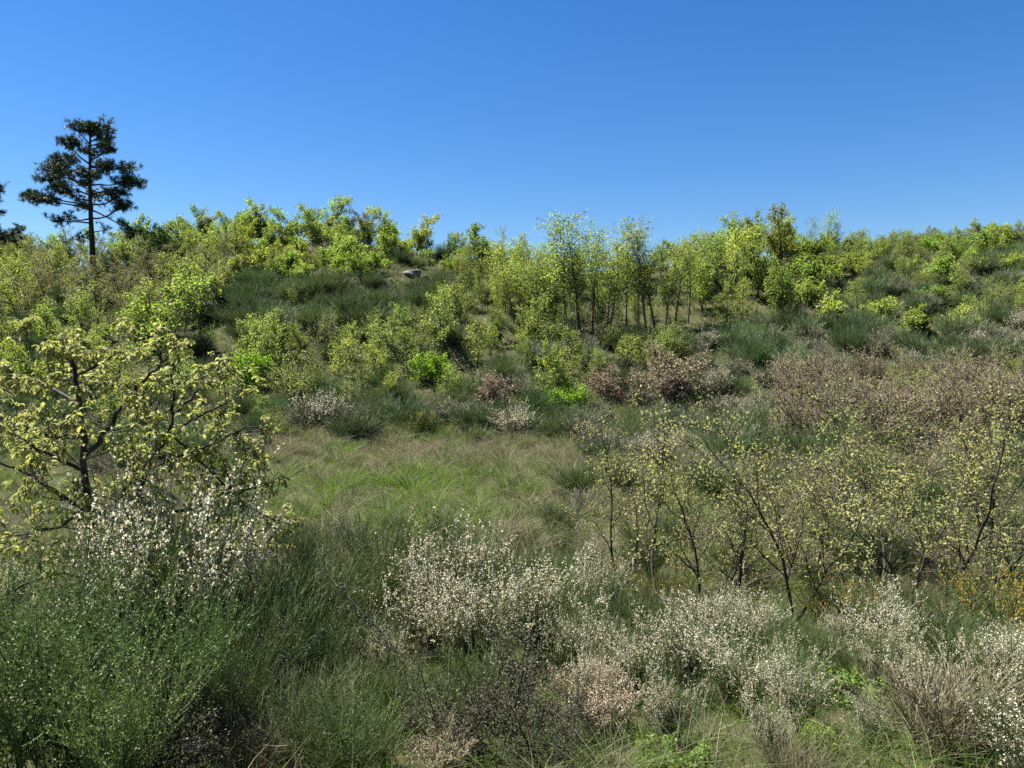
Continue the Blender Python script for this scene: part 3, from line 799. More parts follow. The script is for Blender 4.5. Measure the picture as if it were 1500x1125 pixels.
# zones by where the plant's base shows: x0, x1, y0, y1, place phrase, [(kind, share, height range)], spacing
ZONES = [
    (-60, 262, 330, 404, 'on the ridge behind the tall pine', [('oak_green', .5, 3.2, 4.8), ('oak_light', .4, 3.2, 4.8), ('olive_tree', .1, 3.5, 4.5)], 2.4),
    (-60, 330, 404, 490, 'in the thicket round the tall pine', [('olive_tree', .58, 3.4, 5.0), ('oak_pale', .32, 3.2, 4.8), ('broom_dark', .1, 1.2, 1.8)], 2.15),
    (-60, 380, 490, 600, 'behind the big near oak', [('oak_pale', .36, 2.6, 4.2), ('oak_light', .19, 3, 4), ('budding', .25, 2.2, 3.2), ('broom_dark', .2, 1.3, 2)], 2.2),
    (250, 660, 330, 380, 'on the ridge over the broom slope', [('oak_light', .56, 2.6, 4.6), ('oak_pale', .12, 2.6, 4.2), ('oak_green', .12, 2.6, 4), ('oak_bush', .2, 1.6, 2.6)], 2.05),
    (255, 330, 372, 404, 'on the slope beside the tall pine', [('oak_light', .7, 3.2, 4.6), ('oak_pale', .3, 3, 4.2)], 2.0),
    (330, 540, 380, 422, 'just under the ridge trees', [('oak_bush', .34, 1.3, 2.6), ('oak_light', .42, 2.6, 3.6), ('green_bush', .08, 1.2, 2), ('broom_dark', .16, 1.2, 1.7)], 1.95),
    (540, 650, 384, 410, 'around the boulders', [('oak_bush', .45, 1.0, 2.0), ('broom_dark', .40, 1.2, 1.9), ('green_bush', .15, 1, 1.8)], 1.85),
    (300, 660, 400, 505, 'on the broom slope', [('broom_dark', .66, 1.2, 2.3), ('broom_pale', .14, 1.0, 1.8), ('oak_bush', .10, .9, 1.8), ('budding', .10, 1.4, 2.4)], 1.8),
    (370, 650, 505, 600, 'at the foot of the broom slope', [('budding', .50, 1.8, 3.6), ('oak_pale', .32, 2.6, 4.0), ('broom_dark', .18, 1.2, 1.8)], 1.95),
    (640, 805, 330, 412, 'on the saddle of the ridge', [('oak_light', .48, 2.4, 3.8), ('oak_pale', .24, 2.6, 3.8), ('oak_bush', .14, 1.4, 2.2), ('broom_dark', .14, 1.2, 1.9)], 2.1),
    (650, 805, 412, 520, 'on the slope between boulders and grove', [('oak_pale', .34, 2.8, 4.6), ('oak_light', .20, 2.8, 4.0), ('slim', .20, 3.8, 5.6), ('budding', .14, 2, 3), ('broom_dark', .12, 1.2, 1.9)], 2.25),
    (805, 1010, 330, 420, 'on the ridge behind the grove', [('oak_light', .45, 2.2, 3.2), ('oak_pale', .55, 2.2, 3.2)], 2.5),
    (805, 1000, 420, 492, 'in the slender grove', [('oak_light', .28, 1.4, 2.6), ('oak_pale', .32, 1.4, 2.6), ('budding', .4, 1.0, 2.0)], 2.3),
    (640, 1010, 492, 600, 'on the lower slope under the grove', [('budding', .36, 1.6, 3.0), ('oak_pale', .28, 2.2, 3.6), ('broom_dark', .22, 1.1, 1.8), ('broom_pale', .14, 1, 1.5)], 2.0),
    (1000, 1150, 330, 480, 'on the slope flanking the grove', [('oak_light', .38, 3.4, 5.6), ('oak_pale', .28, 3.2, 5.0), ('slim', .22, 4.2, 6.2), ('broom_dark', .12, 1.2, 1.9)], 2.35),
    (1150, 1580, 320, 392, 'on the ridge beyond the thicket', [('oak_bush', .22, 1.4, 2.7), ('green_bush', .10, 1.4, 2.4), ('oak_light', .16, 2.2, 3), ('oak_pale', .14, 2.2, 3.2), ('budding', .18, 1.8, 2.8), ('broom_dark', .20, 1.1, 1.8)], 2.1),
    (1150, 1580, 392, 480, 'on the scrubby slope below that ridge', [('oak_bush', .13, 1.4, 2.6), ('green_bush', .04, 1.3, 2.0), ('oak_pale', .09, 1.8, 2.8), ('budding', .20, 1.4, 2.4), ('broom_dark', .36, 1.0, 1.8), ('broom_pale', .18, .9, 1.4)], 1.95),
    (1400, 1580, 480, 540, 'in the white flowering patch', [('broom_white', .5, 1.0, 1.6), ('broom_pale', .28, 1.0, 1.4), ('broom_dark', .22, 1.0, 1.7)], 1.7),
    (1000, 1400, 480, 560, 'on the slope above the bare thicket', [('broom_dark', .66, 1.1, 2.0), ('broom_pale', .27, 1.0, 1.5), ('broom_white', .07, 0.9, 1.2)], 2.0),
    (1170, 1600, 560, 668, 'in the bare tan thicket', [('twiggy', .80, 2.2, 3.8), ('budding', .12, 2, 3.0), ('green_bush', .08, 1.2, 1.8)], 1.7),
    (380, 880, 596, 648, 'along the far meadow edge', [('broom_dark', .64, .9, 1.8), ('broom_pale', .24, .8, 1.5), ('budding', .12, 1.2, 2.0)], 1.6),
    (860, 1170, 560, 690, 'between meadow and bare thicket', [('broom_pale', .40, .9, 1.6), ('broom_dark', .48, .9, 1.8), ('broom_white', .12, .9, 1.3)], 1.95),
    (395, 880, 775, 850, 'along the near meadow edge', [('broom_mid', .60, .5, 1.0), ('broom_pale', .40, .5, .9)], 1.7),
    (-60, 400, 600, 700, 'on the flat behind the big near oak', [('broom_dark', .40, 1.0, 1.9), ('budding', .30, 1.6, 2.6), ('broom_pale', .15, .9, 1.4), ('oak_pale', .15, 2, 3)], 2.3),
    (1040, 1600, 668, 770, 'in the gully below the bare thicket', [('broom_mid', .40, 1.0, 1.7), ('broom_pale', .28, .9, 1.3), ('twiggy', .32, 1.3, 2.3)], 1.9),
    (840, 1060, 680, 790, 'on the meadow side of the young oaks', [('broom_pale', .34, .6, 1.2), ('broom_mid', .40, .6, 1.2), ('budding', .26, 1.0, 1.7)], 2.1),
    (880, 1620, 770, 880, 'under the young oaks', [('broom_mid', .62, .5, 1.0), ('broom_pale', .22, .5, .9), ('budding', .16, .7, 1.2)], 1.35),
]
def scatter():
    rs = np.random.default_rng(77)
    made = []
    for zi, (x0, x1, y0, y1, phrase, mix, sp) in enumerate(ZONES):
        Y, X = np.meshgrid(np.arange(16, 86, sp), np.arange(-66, 66, sp), indexing='ij')
        X = X + (np.arange(X.shape[0]) % 2)[:, None] * sp * 0.5
        X = X.ravel() + (rs.random(X.size) - 0.5) * sp * 1.0; Y = Y.ravel() + (rs.random(Y.size) - 0.5) * sp * 1.0
        Z = ground(X, Y)
        px, py = project(X, Y, Z)
        ok = (px >= x0) & (px < x1) & (py >= y0) & (py < y1) & (Y < YC + 4)
        for (a0, a1, b0, b1, *_r) in ZONES[:zi]:
            ok &= ~((px >= a0) & (px < a1) & (py >= b0) & (py < b1))
        for x, y, z in zip(X[ok], Y[ok], Z[ok]):
            u = rs.random(); acc = 0
            for kind, share, h0, h1 in mix:
                acc += share
                if u <= acc: break
            h = h0 + (h1 - h0) * rs.random()
            made.append((x, y, z, kind, h, (h - h0) / (h1 - h0), phrase))
    keep_clear = [hit(a, c) for a, c in [(831, 606), (628, 562), (372, 570), (980, 588), (895, 598), (708, 600), (604, 402), (622, 410), (755, 640), (472, 628), (1292, 474), (1350, 488), (655, 520), (235, 528)]]
    made = [m for m in made if not any(abs(m[0] - c[0]) < 1.3 and -3.2 < m[1] - c[1] < 1.0 for c in keep_clear)]
    pb = hit(138, 428)
    made = [m for m in made if not (abs(m[0] - pb[0] * m[1] / pb[1]) < 1.3 and -7 < m[1] - pb[1] < 0.6 and m[4] > 1.6)]
    XY = np.array([(m[0], m[1]) for m in made]); KD = np.array([m[3] for m in made])
    for i, (x, y, z, kind, h, rel, phrase) in enumerate(made):
        pr = PR[kind][rs.integers(len(PR[kind]))]
        nm, cat = KIND[kind]
        d = np.hypot(*(XY - XY[i]).T); d[KD == kind] = 99
        j = int(np.argmin(d))
        wide = (0.78 if kind.startswith('broom') else 0.92 if kind in ('twiggy', 'budding', 'oak_bush', 'green_bush') else 0.78) + 0.4 * rs.random()
        if kind in ('oak_light', 'oak_pale', 'oak_green', 'olive_tree'): h *= 0.92 + 0.22 * rs.random()
        size = 'low ' if rel < 0.3 else ('tall ' if rel > 0.72 else ('broad ' if wide > 1.12 else ''))
        nb = ' beside ' + SHORT[KD[j]] if d[j] < 3.2 else ''
        lab = size + LABEL[kind] + nb + ' ' + phrase
        if len(lab.split()) > 16: lab = size + LABEL[kind] + ' ' + phrase
        place(pr, nm, (x, y, z - 0.05), h / pr.h, rs.random() * 6.283, lab, cat, LABEL[kind] + ' ' + phrase, sxy=wide, tilt=(rs.normal() * 0.13, rs.normal() * 0.13))
scatter()

def put(kind, px, top, y, label, i=0, name=None, cat=None, group=None, w=1.0, rz=None, base_py=None):
    if base_py is not None:
        b = hit(px, base_py); t = at(px, top, b[1]); h = t[2] - b[2]; b[2] -= 0.05
    else:
        b, h = spot(px, top, y)
    pr = PR[kind][i % len(PR[kind])]
    nm, ct = KIND.get(kind, (name, cat))
    return place(pr, name or nm, b, h / pr.h, (px * 0.37 + top * 0.11) % 6.28 if rz is None else rz, label, cat or ct, group, sxy=w)

def hillside_specials():
    gr = 'slender trees of the central grove'
    for k, (px, top, base) in enumerate([(815, 322, 488), (832, 308, 492), (850, 312, 486), (868, 316, 490), (893, 345, 488), (918, 318, 484), (948, 312, 492), (960, 335, 484), (975, 345, 490), (800, 345, 478), (935, 330, 480), (785, 360, 484), (990, 360, 482), (872, 325, 472), (770, 372, 480), (845, 360, 502), (888, 362, 500), (752, 352, 470), (735, 378, 482), (1008, 352, 474), (768, 338, 462)]):
        put('slim', px, top, 0, ('very tall ' if top < 322 else 'shorter ' if top > 348 else 'tall ') + 'slender oak with thin trunk ' + ('on the boulder side of' if px < 812 else 'on the bare thicket side of' if px > 940 else 'in the heart of') + ' the dense grove', k, base_py=base, group=gr, w=0.95 + 0.16 * (k * 7 % 5))
    gr = 'slender trees on the right ridge'
    for k, (px, top) in enumerate([(1150, 322), (1163, 320), (1188, 318), (1208, 303), (1222, 322)]):
        put('slim', px, top, YC - 2, 'thin wispy tree standing clear on the ridge beyond the grove', k, group=gr, w=1.35)
    for k, (px, top, lab) in enumerate([(505, 308, 'shorter of two bare branched trees on the ridge'), (538, 303, 'taller of two bare branched trees on the ridge')]):
        put('bare_tree', px, top, YC - 2, lab, k)
    put('oak_green', 225, 318, YC - 3, 'dark green tree on the ridge between pine and green ridge oaks', 1)
    put('oak_green', 68, 338, YC - 2, 'dark green tree on the ridge between the two tall pines', 2)
    put('oak_green', 692, 325, YC - 4, 'pointed leafy oak standing up from the saddle of the ridge', 0, w=0.8)
    put('oak_light', 235, 395, 0, 'wide mid green oak with dark forked trunk below the pine thicket', 2, base_py=528, w=1.3)
    put('oak_pale', 655, 415, 0, 'slim pale oak standing alone beside the dark broom slope', 1, base_py=520)
    put('bright_bush', 831, 556, 0, 'vivid green round bush at the far edge of the meadow', 0, base_py=606, w=1.1)
    put('bright_bush', 628, 512, 0, 'small vivid green bush among grey shrubs above the meadow', 1, base_py=562)
    put('bright_bush', 372, 515, 0, 'vivid green bush beside the outer twigs of the big oak', 1, base_py=570, w=1.1)
    put('rust_bush', 980, 496, 0, 'large rusty brown shrub, tallest of the rusty ones', 0, base_py=588, w=1.15)
    put('rust_bush', 895, 530, 0, 'smaller rusty brown shrub next to the vivid green bush', 1, base_py=598, w=1.1)
    put('rust_bush', 708, 540, 0, 'low rusty brown shrub above the middle of the meadow edge', 2, base_py=600, w=1.3)
    put('broom_white', 472, 578, 0, 'white topped broom at the meadow edge beside the big oak', 0, base_py=628, name='flowering_broom')
    put('broom_white', 755, 596, 0, 'small round white flowered broom in the middle of the meadow edge', 1, base_py=640, name='flowering_broom')
    put('broom_white', 1050, 545, 0, 'white flowered broom beside the large rusty shrub', 2, base_py=580)
    put('green_bush', 1188, 375, 0, 'dark green dome shaped oak bush below the wispy ridge trees', 0, base_py=428, w=1.2)
    put('oak_bush', 1292, 432, 0, 'bright rounded oak bush alone on the slope above the bare thicket', 1, base_py=474, w=1.1)
    put('oak_bush', 1350, 445, 0, 'wider of two adjoining yellow green bushes above the bare thicket', 2, base_py=488, w=1.2)
    put('oak_bush', 1395, 443, 0, 'narrower of two adjoining yellow green bushes above the bare thicket', 3, base_py=486)
    put('green_bush', 1250, 600, 0, 'fresh green bush showing inside the bare pinkish thicket', 1, base_py=665)
hillside_specials()

# ------------------------------------------------------------------ near bank: brooms, young oaks
MARKS = [(665, 12.5, 'the cream topped broom dome'), (145, 8.8, 'the big near oak'), (735, 6.0, 'the larger thorn bush'), (655, 5.8, 'the smaller thorn bush'), (880, 6.4, 'the tan flowered broom'), (1240, 7.4, 'the fresh green herb patch'),
         (972, 13.4, 'the straight young oak'), (1165, 13.2, 'the leaning young oak'), (1372, 13.5, 'the dead stump'), (1475, 11, 'the dense yellow broom'), (90, 5.4, 'the largest bluish broom'), (540, 7.4, 'the arching thorny stem'), (1060, 9.2, 'the tall white spray'),
         (1365, 6.6, 'the spreading white broom'), (908, 15.5, 'the forked young oak'), (255, 5.8, 'the middle bluish broom'), (785, 10.3, 'the white broom near the dome'), (1100, 14, 'the many shooted young oak')]
def beside(b):
    best = min(MARKS, key=lambda m: math.hypot(at(m[0], 700, m[1])[0] - b[0], m[1] - b[1]))
    m = at(best[0], 700, best[1])
    return ('behind ' if b[1] - m[1] > 0.7 else 'in front of ' if m[1] - b[1] > 0.7 else 'beside ') + best[2]

def bank_fill():
    rs = np.random.default_rng(31)
    sp = 0.98
    for y in np.arange(4.7, 15, sp):
        for x in np.arange(-12, 13, sp):
            X = x + rs.normal() * 0.28; Y = y + rs.normal() * 0.28
            if abs(X) > 0.74 * Y + 0.6: continue
            z = float(ground(X, Y)); px, py = project(X, Y, z)
            if px < 330 and Y < 8 and rs.random() < 0.6: continue
            if 590 < px < 840 and Y < 6.4: continue
            u = rs.random()
            if Y > 11 and X > 1.0:
                kind = 'green_near' if u < .22 else 'dry_near' if u < .40 else 'yellow_near' if u < .50 else 'herb' if u < .64 else None
            elif Y > 11.5:
                kind = 'green_near' if u < .32 else 'white_near' if u < .48 else None
            elif px > 780:
                kind = 'green_near' if u < .20 else 'dry_near' if u < .26 else 'white_near' if u < .58 else 'herb' if u < .70 else None
            else:
                kind = 'green_near' if u < .40 else 'dry_near' if u < .48 else 'herb' if u < .60 else ('green_near' if Y < 7 else None)
            if kind is None: continue
            h = {'green_near': 0.40 + 0.40 * rs.random(), 'dry_near': 0.4 + 0.4 * rs.random(), 'white_near': 0.55 + 0.4 * rs.random(), 'herb': 0.14 + 0.14 * rs.random(), 'yellow_near': 0.5 + 0.4 * rs.random()}[kind]
            nm, lb, ct = {'green_near': ('broom_bush', 'dark green wiry broom', 'bush'), 'dry_near': ('dry_shrub', 'dry brown wiry shrub', 'shrub'), 'white_near': ('flowering_broom', 'small white flowered broom', 'bush'),
                          'herb': ('leafy_herb', 'low leafy green herb', 'herb'), 'blue_near': ('broom_bush', 'small bluish green broom', 'bush'), 'yellow_near': ('yellow_broom', 'small yellow flowered broom', 'bush')}[kind]
            pr = PR[kind][rs.integers(len(PR[kind]))]
            size = 'low ' if h < 0.7 and 'low' not in lb and 'small' not in lb else ''
            place(pr, nm, (X, Y, z - 0.04), h / pr.h, rs.random() * 6.28, size + lb + ' ' + beside((X, Y, z)), ct, 'flowerless brooms on the near bank' if kind == 'green_near' else 'dry shrubs on the near bank' if kind == 'dry_near' else lb + ' filling the near bank', sxy=1.0 + 0.3 * rs.random())

def near_bank():
    bank_fill()
    W = [(665, 790, 12.5, 1.1, 'cream topped broom dome standing at the near edge of the meadow'), (240, 742, 7.6, .9, 'white flowering broom growing in front of the big oak trunk'),
         (625, 850, 10, 1.1, 'broad white flowering broom behind the dark thorn bush'), (785, 838, 10.3, 1.0, 'white flowering broom beside the cream topped dome'),
         (885, 825, 12.8, .9, 'small white broom at the foot of the forked young oak'), (555, 922, 8.2, .9, 'white flowering broom crossed by the dark bare branch'),
         (930, 935, 7.8, .9, 'upright white broom behind the tan flowered one'), (1060, 885, 9.2, .9, 'tall white broom spray in front of the young oaks'),
         (1085, 955, 7.2, 1.1, 'wide white broom below the tall spray by the young oaks'), (1175, 985, 6.6, 1.0, 'white broom beside the fresh green herb patch'),
         (1365, 972, 6.6, 1.2, 'spreading white broom beyond the fresh green herb patch'), (1500, 940, 6.8, 1.0, 'white broom in front of the yellow flowering broom'),
         (1225, 905, 10.4, .8, 'small sparse white broom under the leaning young oak'), (690, 870, 9.2, 1.0, 'white broom rising behind the dark thorn bush leaves'), (850, 900, 9.0, .9, 'white flowered broom between dark green brooms'),
         (1000, 930, 8.4, .8, 'narrow white broom beside the tall spray'), (1440, 1010, 5.9, 1.0, 'white broom in front of the spreading one'), (1130, 1040, 5.8, .9, 'low white broom in front of the wide one'), (1280, 1030, 6.0, .9, 'white broom between herb patch and spreading broom'), (985, 1000, 6.2, .9, 'white broom close beside the tan flowered one')]
    for k, (px, top, y, w_, lab) in enumerate(W):
        put('white_near', px, top, y, lab, k, 'flowering_broom', 'bush', 'white brooms on the near bank', w_)
    put('tan_near', 880, 985, 6.4, 'broom with tan pink fading flowers on the near bank', 0, 'flowering_broom', 'bush', None, 1.0)
    put('tan_near', 645, 1075, 5.4, 'low tan flowered broom under the dark thorn bush', 1, 'flowering_broom', 'bush', None, 1.0)
    for k, (px, top, y, w_) in enumerate([(540, 795, 12, 1.1), (470, 835, 10, 1), (405, 830, 8.6, 1), (600, 835, 12.5, 1), (865, 865, 11.2, 1.1), (1130, 918, 9.8, 1.0), (820, 815, 13.5, 1), (1300, 950, 8.4, 1.1),
                                          (470, 905, 7.4, 1), (745, 815, 13.2, 1), (930, 880, 10, 1), (960, 870, 11.5, 1), (1430, 930, 8.2, 1), (365, 880, 7.0, .9), (330, 960, 5.8, .9), (1230, 945, 8.8, .9), (520, 980, 6.4, 1), (430, 1000, 5.8, 1),
                                          (560, 1060, 5.6, .8)]):
        b_, h_ = spot(px, top, y)
        put('green_near', px, top, y, ('tall ' if h_ > 1.25 else 'knee high ' if h_ < 0.8 else '') + 'dark green wiry broom ' + beside(b_), k, 'broom_bush', 'bush', 'flowerless brooms on the near bank', w_)
    for k, (px, top, y, lab) in enumerate([(90, 845, 5.6, 'largest bluish green broom, in front of the big oak'), (240, 900, 5.8, 'bluish green broom between the largest one and dry shrubs'), (20, 900, 4.8, 'bluish green broom on the far side of the largest one'), (170, 960, 4.7, 'low bluish green broom in front of the largest one')]):
        put('blue_near', px, top, y, lab, k, 'broom_bush', 'bush', 'bluish brooms at lower left', 1.0)
    for k, (px, top, y) in enumerate([(440, 1000, 5.9), (370, 1040, 5.3)]):
        put('dry_near', px, top, y, 'dry brown wiry shrub ' + beside(spot(px, top, y)[0]), k, 'dry_shrub', 'shrub', 'dry shrubs on the near bank', 1.0)
    put('thorn', 735, 918, 6.0, 'dark thorn bush with small glossy leaves amid the white brooms', 0, 'thorn_bush', 'bush', None, 1.05)
    put('thorn', 655, 950, 5.8, 'smaller dark thorn bush below the bare dark branch', 1, 'thorn_bush', 'bush', None, .9)
    put('thorn', 800, 985, 5.5, 'low dark thorn bush beside the tan flowered broom', 1, 'thorn_bush', 'bush', None, .9)
    put('thorn', 190, 945, 5.1, 'dark thorn bush tangled with the bluish brooms', 0, 'thorn_bush', 'bush', None, 1.0)
    put('thorn', 370, 925, 6.2, 'dark thorn bush between the big oak and the white brooms', 1, 'thorn_bush', 'bush', None, .9)
    put('herb', 1240, 985, 7.4, 'fresh green herb patch between the white brooms', 0, 'leafy_herb', 'herb', None, 1.3)
    put('herb', 985, 1080, 5.4, 'dark green leafy herb at the bottom beside the tan broom', 1, 'leafy_herb', 'herb', None, 1.2)
    put('yellow_near', 1475, 850, 11, 'dense yellow flowering broom under the young oaks', 0, 'yellow_broom', 'bush', None, 1.2)
    put('yellow_near', 1400, 880, 11.5, 'sparser yellow flowering broom beside the thin straight oak', 1, 'yellow_broom', 'bush', None, 1.1)
    gr = 'young oaks on the right of the near bank'
    for k, (px, top, y, i, lab, w_) in enumerate([(972, 592, 13.4, 0, 'young oak with straight dark trunk, first of the open row', 1.0), (908, 628, 15.5, 2, 'small forked young oak nearest the meadow', .9), (1030, 640, 14.6, 4, 'young oak between the straight one and the many shooted one', .9),
                                                  (1100, 690, 14, 3, 'short young oak with many upright shoots', 1.0), (1165, 590, 13.2, 1, 'young oak with strongly leaning forked trunk', 1.05), (1335, 585, 13.6, 5, 'young oak with reddish buds behind the dead stump', 1.0), (1415, 560, 13.2, 2, 'young oak with one thin straight trunk beside the stump', .9),
                                                  (1490, 640, 14.2, 0, 'young oak rising out of the dense yellow broom', 1.0), (1250, 700, 15, 4, 'low young oak between the leaning one and the stump', 1.0), (1450, 600, 16.5, 3, 'young oak behind the thin straight one', 1.0), (1205, 650, 16, 2, 'young oak behind the leaning forked one', .9), (1300, 620, 15.6, 4, 'young oak between the low one and the reddish budded one', .9), (1375, 610, 16.2, 1, 'young oak behind the dead stump and reddish one', .9)]):
        put('young_oak', px, top - 28, y, lab, k, 'young_oak', 'tree', gr, w_)
    # dead stump
    rs = np.random.default_rng(9)
    b = Buf(); p = hit(1372, 925)
    pts = np.array([(0, 0, -0.1), (0.01, 0, 0.15), (0.03, 0.01, 0.32), (0.02, 0.0, 0.47)]); tube(b, pts, np.array([0.085, 0.07, 0.06, 0.045]), 8)
    pts = np.array([(0.03, 0.01, 0.30), (0.09, 0.02, 0.40), (0.12, 0.02, 0.52)]); tube(b, pts, np.array([0.035, 0.028, 0.012]), 6)
    o = link('tree_stump', b.mesh('tree_stump', [M['bark_grey']])); o.location = p; tag(o, 'short dead grey stump standing below the reddish budded oak', 'stump')
near_bank()

# ------------------------------------------------------------------ the big near oak on the left
def big_oak():
    rs = np.random.default_rng(21)
    D = 8.8
    base, _h = spot(145, 900, D)
    root = link('oak_tree', None); root.location = base
    tag(root, 'large near oak with drooping yellow green young leaves beside the bluish brooms', 'tree')
    def path(pp, y0=D, y1=D):
        n = len(pp); return np.array([at(a, c, y0 + (y1 - y0) * i / (n - 1)) for i, (a, c) in enumerate(pp)]) - base
    trunk = path([(145, 1000), (144, 930), (143, 868), (138, 805), (131, 745), (123, 690), (121, 640), (117, 590), (111, 556), (106, 530), (102, 508)])
    trunk[0] = (trunk[0][0], trunk[0][1], -0.15)
    limbs = [(trunk, 0.066, 0.015),
        (path([(143, 860), (160, 800), (178, 768), (200, 715), (222, 672), (245, 640), (254, 608), (280, 584), (300, 562), (322, 535)], D, D + 0.5), 0.045, 0.012),
        (path([(137, 755), (92, 727), (58, 705), (25, 688), (-20, 672)], D, D - 0.5), 0.034, 0.01),
        (path([(123, 668), (150, 638), (170, 608), (190, 578), (212, 560), (230, 540), (245, 522)], D, D - 0.6), 0.036, 0.01),
        (path([(178, 768), (225, 757), (290, 742), (330, 722), (372, 716), (400, 708)], D, D + 0.7), 0.028, 0.008),
        (path([(150, 790), (180, 722), (206, 690), (235, 655)], D, D - 0.9), 0.03, 0.008),
        (path([(143, 855), (95, 838), (50, 850), (0, 872), (-40, 880)], D, D - 0.4), 0.03, 0.009),
        (path([(222, 672), (262, 668), (300, 655), (335, 640), (365, 622)], D + 0.2, D + 0.2), 0.025, 0.008),
        (path([(254, 608), (255, 575), (250, 545)], D + 0.3, D + 0.1), 0.022, 0.008),
        (path([(117, 592), (80, 570), (45, 556), (10, 545)], D, D + 0.6), 0.026, 0.008),
        (path([(121, 640), (80, 640), (40, 628), (5, 618), (-30, 590)], D, D + 0.9), 0.028, 0.008),
        (path([(109, 552), (140, 538), (160, 524), (175, 512)], D, D + 0.6), 0.02, 0.007),
        (path([(131, 745), (85, 770), (45, 782), (5, 785)], D, D + 0.9), 0.025, 0.008),
        (path([(200, 715), (250, 800), (300, 820), (350, 815)], D + 0.1, D + 0.8), 0.02, 0.007),
        (path([(123, 690), (70, 665), (30, 640)], D, D - 0.9), 0.026, 0.008),
        (path([(106, 530), (70, 516), (40, 500), (15, 494)], D, D - 0.3), 0.016, 0.006),
        (path([(254, 640), (310, 690), (360, 740), (405, 765)], D + 0.2, D + 0.6), 0.018, 0.006), (path([(160, 810), (240, 830), (320, 790), (395, 775)], D, D + 0.9), 0.02, 0.006),
        (path([(245, 640), (290, 610), (330, 590), (358, 575)], D + .2, D + .9), 0.02, 0.007),
        (path([(330, 722), (352, 690), (360, 655)], D + .5, D + .6), 0.014, 0.006)]
    bw = Buf(); brs = []
    G = dict(levels=2, seg=[0.12, 0.09, 0.08], wig=[0.16, 0.2, 0.2], up=[0.08, 0.08, 0.05], taper=0.4, kids=[4, 3], start=[0.15, 0.2], ang=[0.7, 0.7], ratio=[0.55, 0.5], shrink=[0.3, 0.3])
    tips = []
    for pts, ra, rb in limbs:
        n = len(pts)
        # finer, slightly crooked
        f = np.linspace(0, n - 1, n * 3 - 2); i = np.minimum(f.astype(int), n - 2); fr = (f - i)[:, None]
        q = pts[i] * (1 - fr) + pts[i + 1] * fr; q[1:-1] += rs.normal(size=(len(q) - 2, 3)) * 0.012
        tube(bw, q, np.linspace(ra, rb, len(q)), 8 if ra > 0.05 else 6)
        L = np.linalg.norm(np.diff(q, axis=0), axis=1).sum()
        c = int(L * 6.5)
        for k in range(c):
            ff = 0.22 + 0.78 * (k + rs.random()) / c
            j = min(int(ff * (len(q) - 1)), len(q) - 2)
            dd = norm(q[j + 1] - q[j])
            sd = norm(dd * 0.5 + norm(rs.normal(size=3)) + np.array([0, 0, 0.25]))
            grow(brs, q[j], sd, (0.22 + 0.36 * rs.random()) * (0.7 if q[j][2] + base[2] > 5.1 else 1.0), 0.0085, 0, G, rs)
        tips.append((q[-1], norm(q[-1] - q[-2])))
    wood(bw, brs, (4, 3, 3), minr=0.0025)
    for pts, rad, lev in brs:
        tips.append((pts[-1], norm(pts[-1] - pts[-2])))
        if lev < 2 and rs.random() < 0.5: tips.append((pts[len(pts) // 2], norm(pts[-1] - pts[-2])))
    rs.shuffle(tips)
    TP = np.array([t[0] for t in tips]); TD = np.array([t[1] for t in tips])
    link('trunk', bw.mesh('near_oak_trunk', [M['bark']]), root)
    per = 4
    keep_n = int(len(TP) * 0.54); TP, TD = TP[:keep_n], TD[:keep_n]
    N = len(TP)
    q = np.repeat(TP, per, 0) + rs.normal(size=(N * per, 3)) * 0.012
    az = rs.random(N * per) * 6.283
    ax = norm(np.repeat(TD, per, 0) * 0.5 + np.stack([np.cos(az), np.sin(az), -0.35 + 0.5 * rs.normal(size=N * per)], 1))
    nr = norm(np.array([0, 0, 1.0]) + rs.normal(size=(N * per, 3)) * 0.35)
    sz = 0.088 * (0.5 + 0.75 * rs.random(N * per))
    tint = np.clip(rs.random(N * per) * 0.8 + np.repeat(rs.random(N), per) * 0.3, 0, 1)
    # the 300 largest-looking leaves (nearest the camera) are objects of their own
    dist = np.linalg.norm(q + base - CAM, axis=1) / sz
    order = np.argsort(dist); big = order[:300]; rest = order[300:]
    print('near oak leaves', N * per)
    b = Buf(); leaves(b, q[rest], ax[rest], nr[rest], sz[rest], *L_OAK, 0, tint[rest])
    c = link('crown', b.mesh('near_oak_crown', [M['oak_near']]), root); c['kind'] = 'stuff'
    protos = []
    for k in range(6):
        b = Buf(); b.add(L_OAK[0], np.array([f for f in L_OAK[1]]), 0, k / 5.0); protos.append(b.mesh('oak_leaf', [M['oak_near']]))
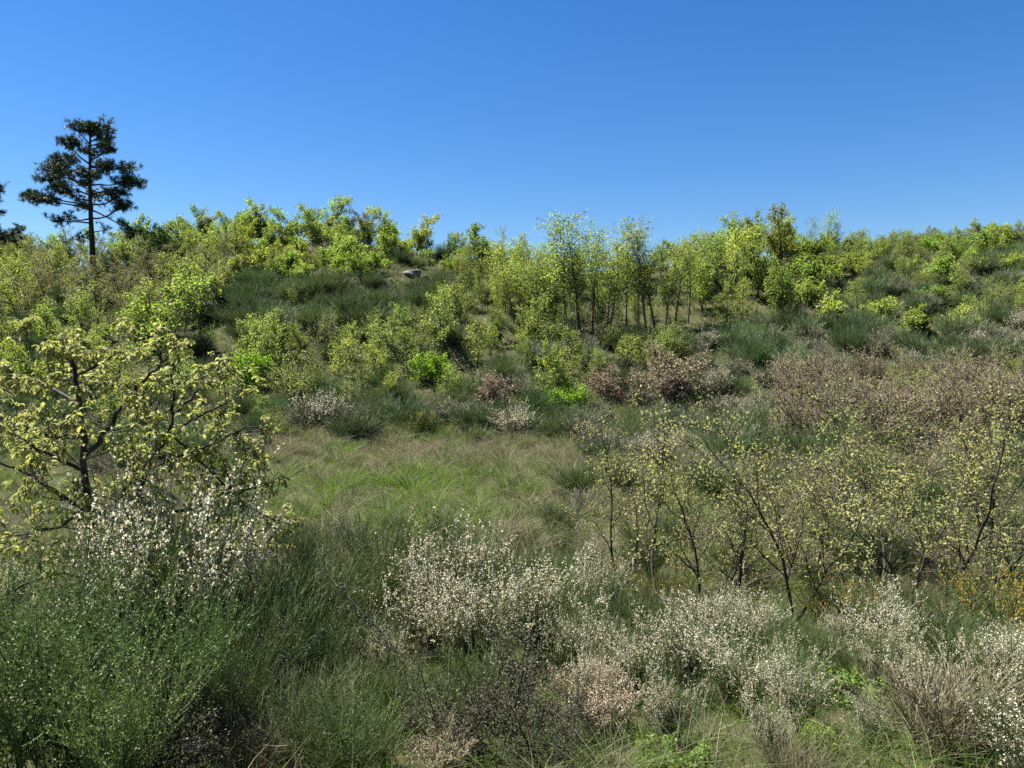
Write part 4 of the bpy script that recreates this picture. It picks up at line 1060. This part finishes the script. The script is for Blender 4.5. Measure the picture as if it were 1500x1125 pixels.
    for j in big:
        x = ax[j]; y_ = norm(np.cross(nr[j], x)); z_ = np.cross(x, y_)
        o = link('leaf', protos[int(tint[j] * 5.99)], root)
        m = Matrix(((x[0], y_[0], z_[0]), (x[1], y_[1], z_[1]), (x[2], y_[2], z_[2]))).to_4x4()
        m.translation = Vector(q[j]); o.matrix_local = m @ Matrix.Scale(float(sz[j]), 4)
big_oak()

# the dark bare branch arching out of the thorn bush
def bare_branch():
    D = 6.6
    base = at(606, 1120, D); base[2] = float(ground(base[0], base[1])) - 0.03
    b = Buf(); rs = np.random.default_rng(4)
    pts = np.array([at(a, c, D + 0.1 * i) for i, (a, c) in enumerate([(606, 1118), (600, 1060), (596, 1005), (590, 970), (568, 935), (545, 912), (520, 885), (498, 862), (488, 850)])]) - base
    pts[0][2] = 0.0
    f = np.linspace(0, len(pts) - 1, 33); i = np.minimum(f.astype(int), len(pts) - 2); fr = (f - i)[:, None]
    q = pts[i] * (1 - fr) + pts[i + 1] * fr; q += rs.normal(size=q.shape) * 0.006
    tube(b, q, np.linspace(0.014, 0.004, 33), 6)
    brs = []
    G = dict(levels=1, seg=[0.06, 0.05], wig=[0.2, 0.2], up=[0.05, 0.05], taper=0.4, kids=[3], start=[0.2], ang=[0.8], ratio=[0.5], shrink=[0.3])
    for k in range(26):
        j = rs.integers(6, 32); grow(brs, q[j], norm(rs.normal(size=3)), 0.06 + 0.14 * rs.random(), 0.004, 0, G, rs)
    wood(b, brs, (4, 3), minr=0.002)
    P, Dd = along(brs, (0, 1), 45, rs)
    lf = Buf(); n = len(P)
    leaves(lf, P, norm(Dd + rs.normal(size=(n, 3)) * 0.8), norm(rs.normal(size=(n, 3))), 0.022 * (0.6 + 0.8 * rs.random(n)), *L_FOLD, 0, rs.random(n))
    root = link('thorn_sapling', None); root.location = base; tag(root, 'dark arching thorny sapling stem leaning over the white brooms', 'sapling')
    link('stem', b.mesh('sapling_stem', [M['bark']]), root); c = link('foliage', lf.mesh('sapling_foliage', [M['dark']]), root); c['kind'] = 'stuff'
bare_branch()
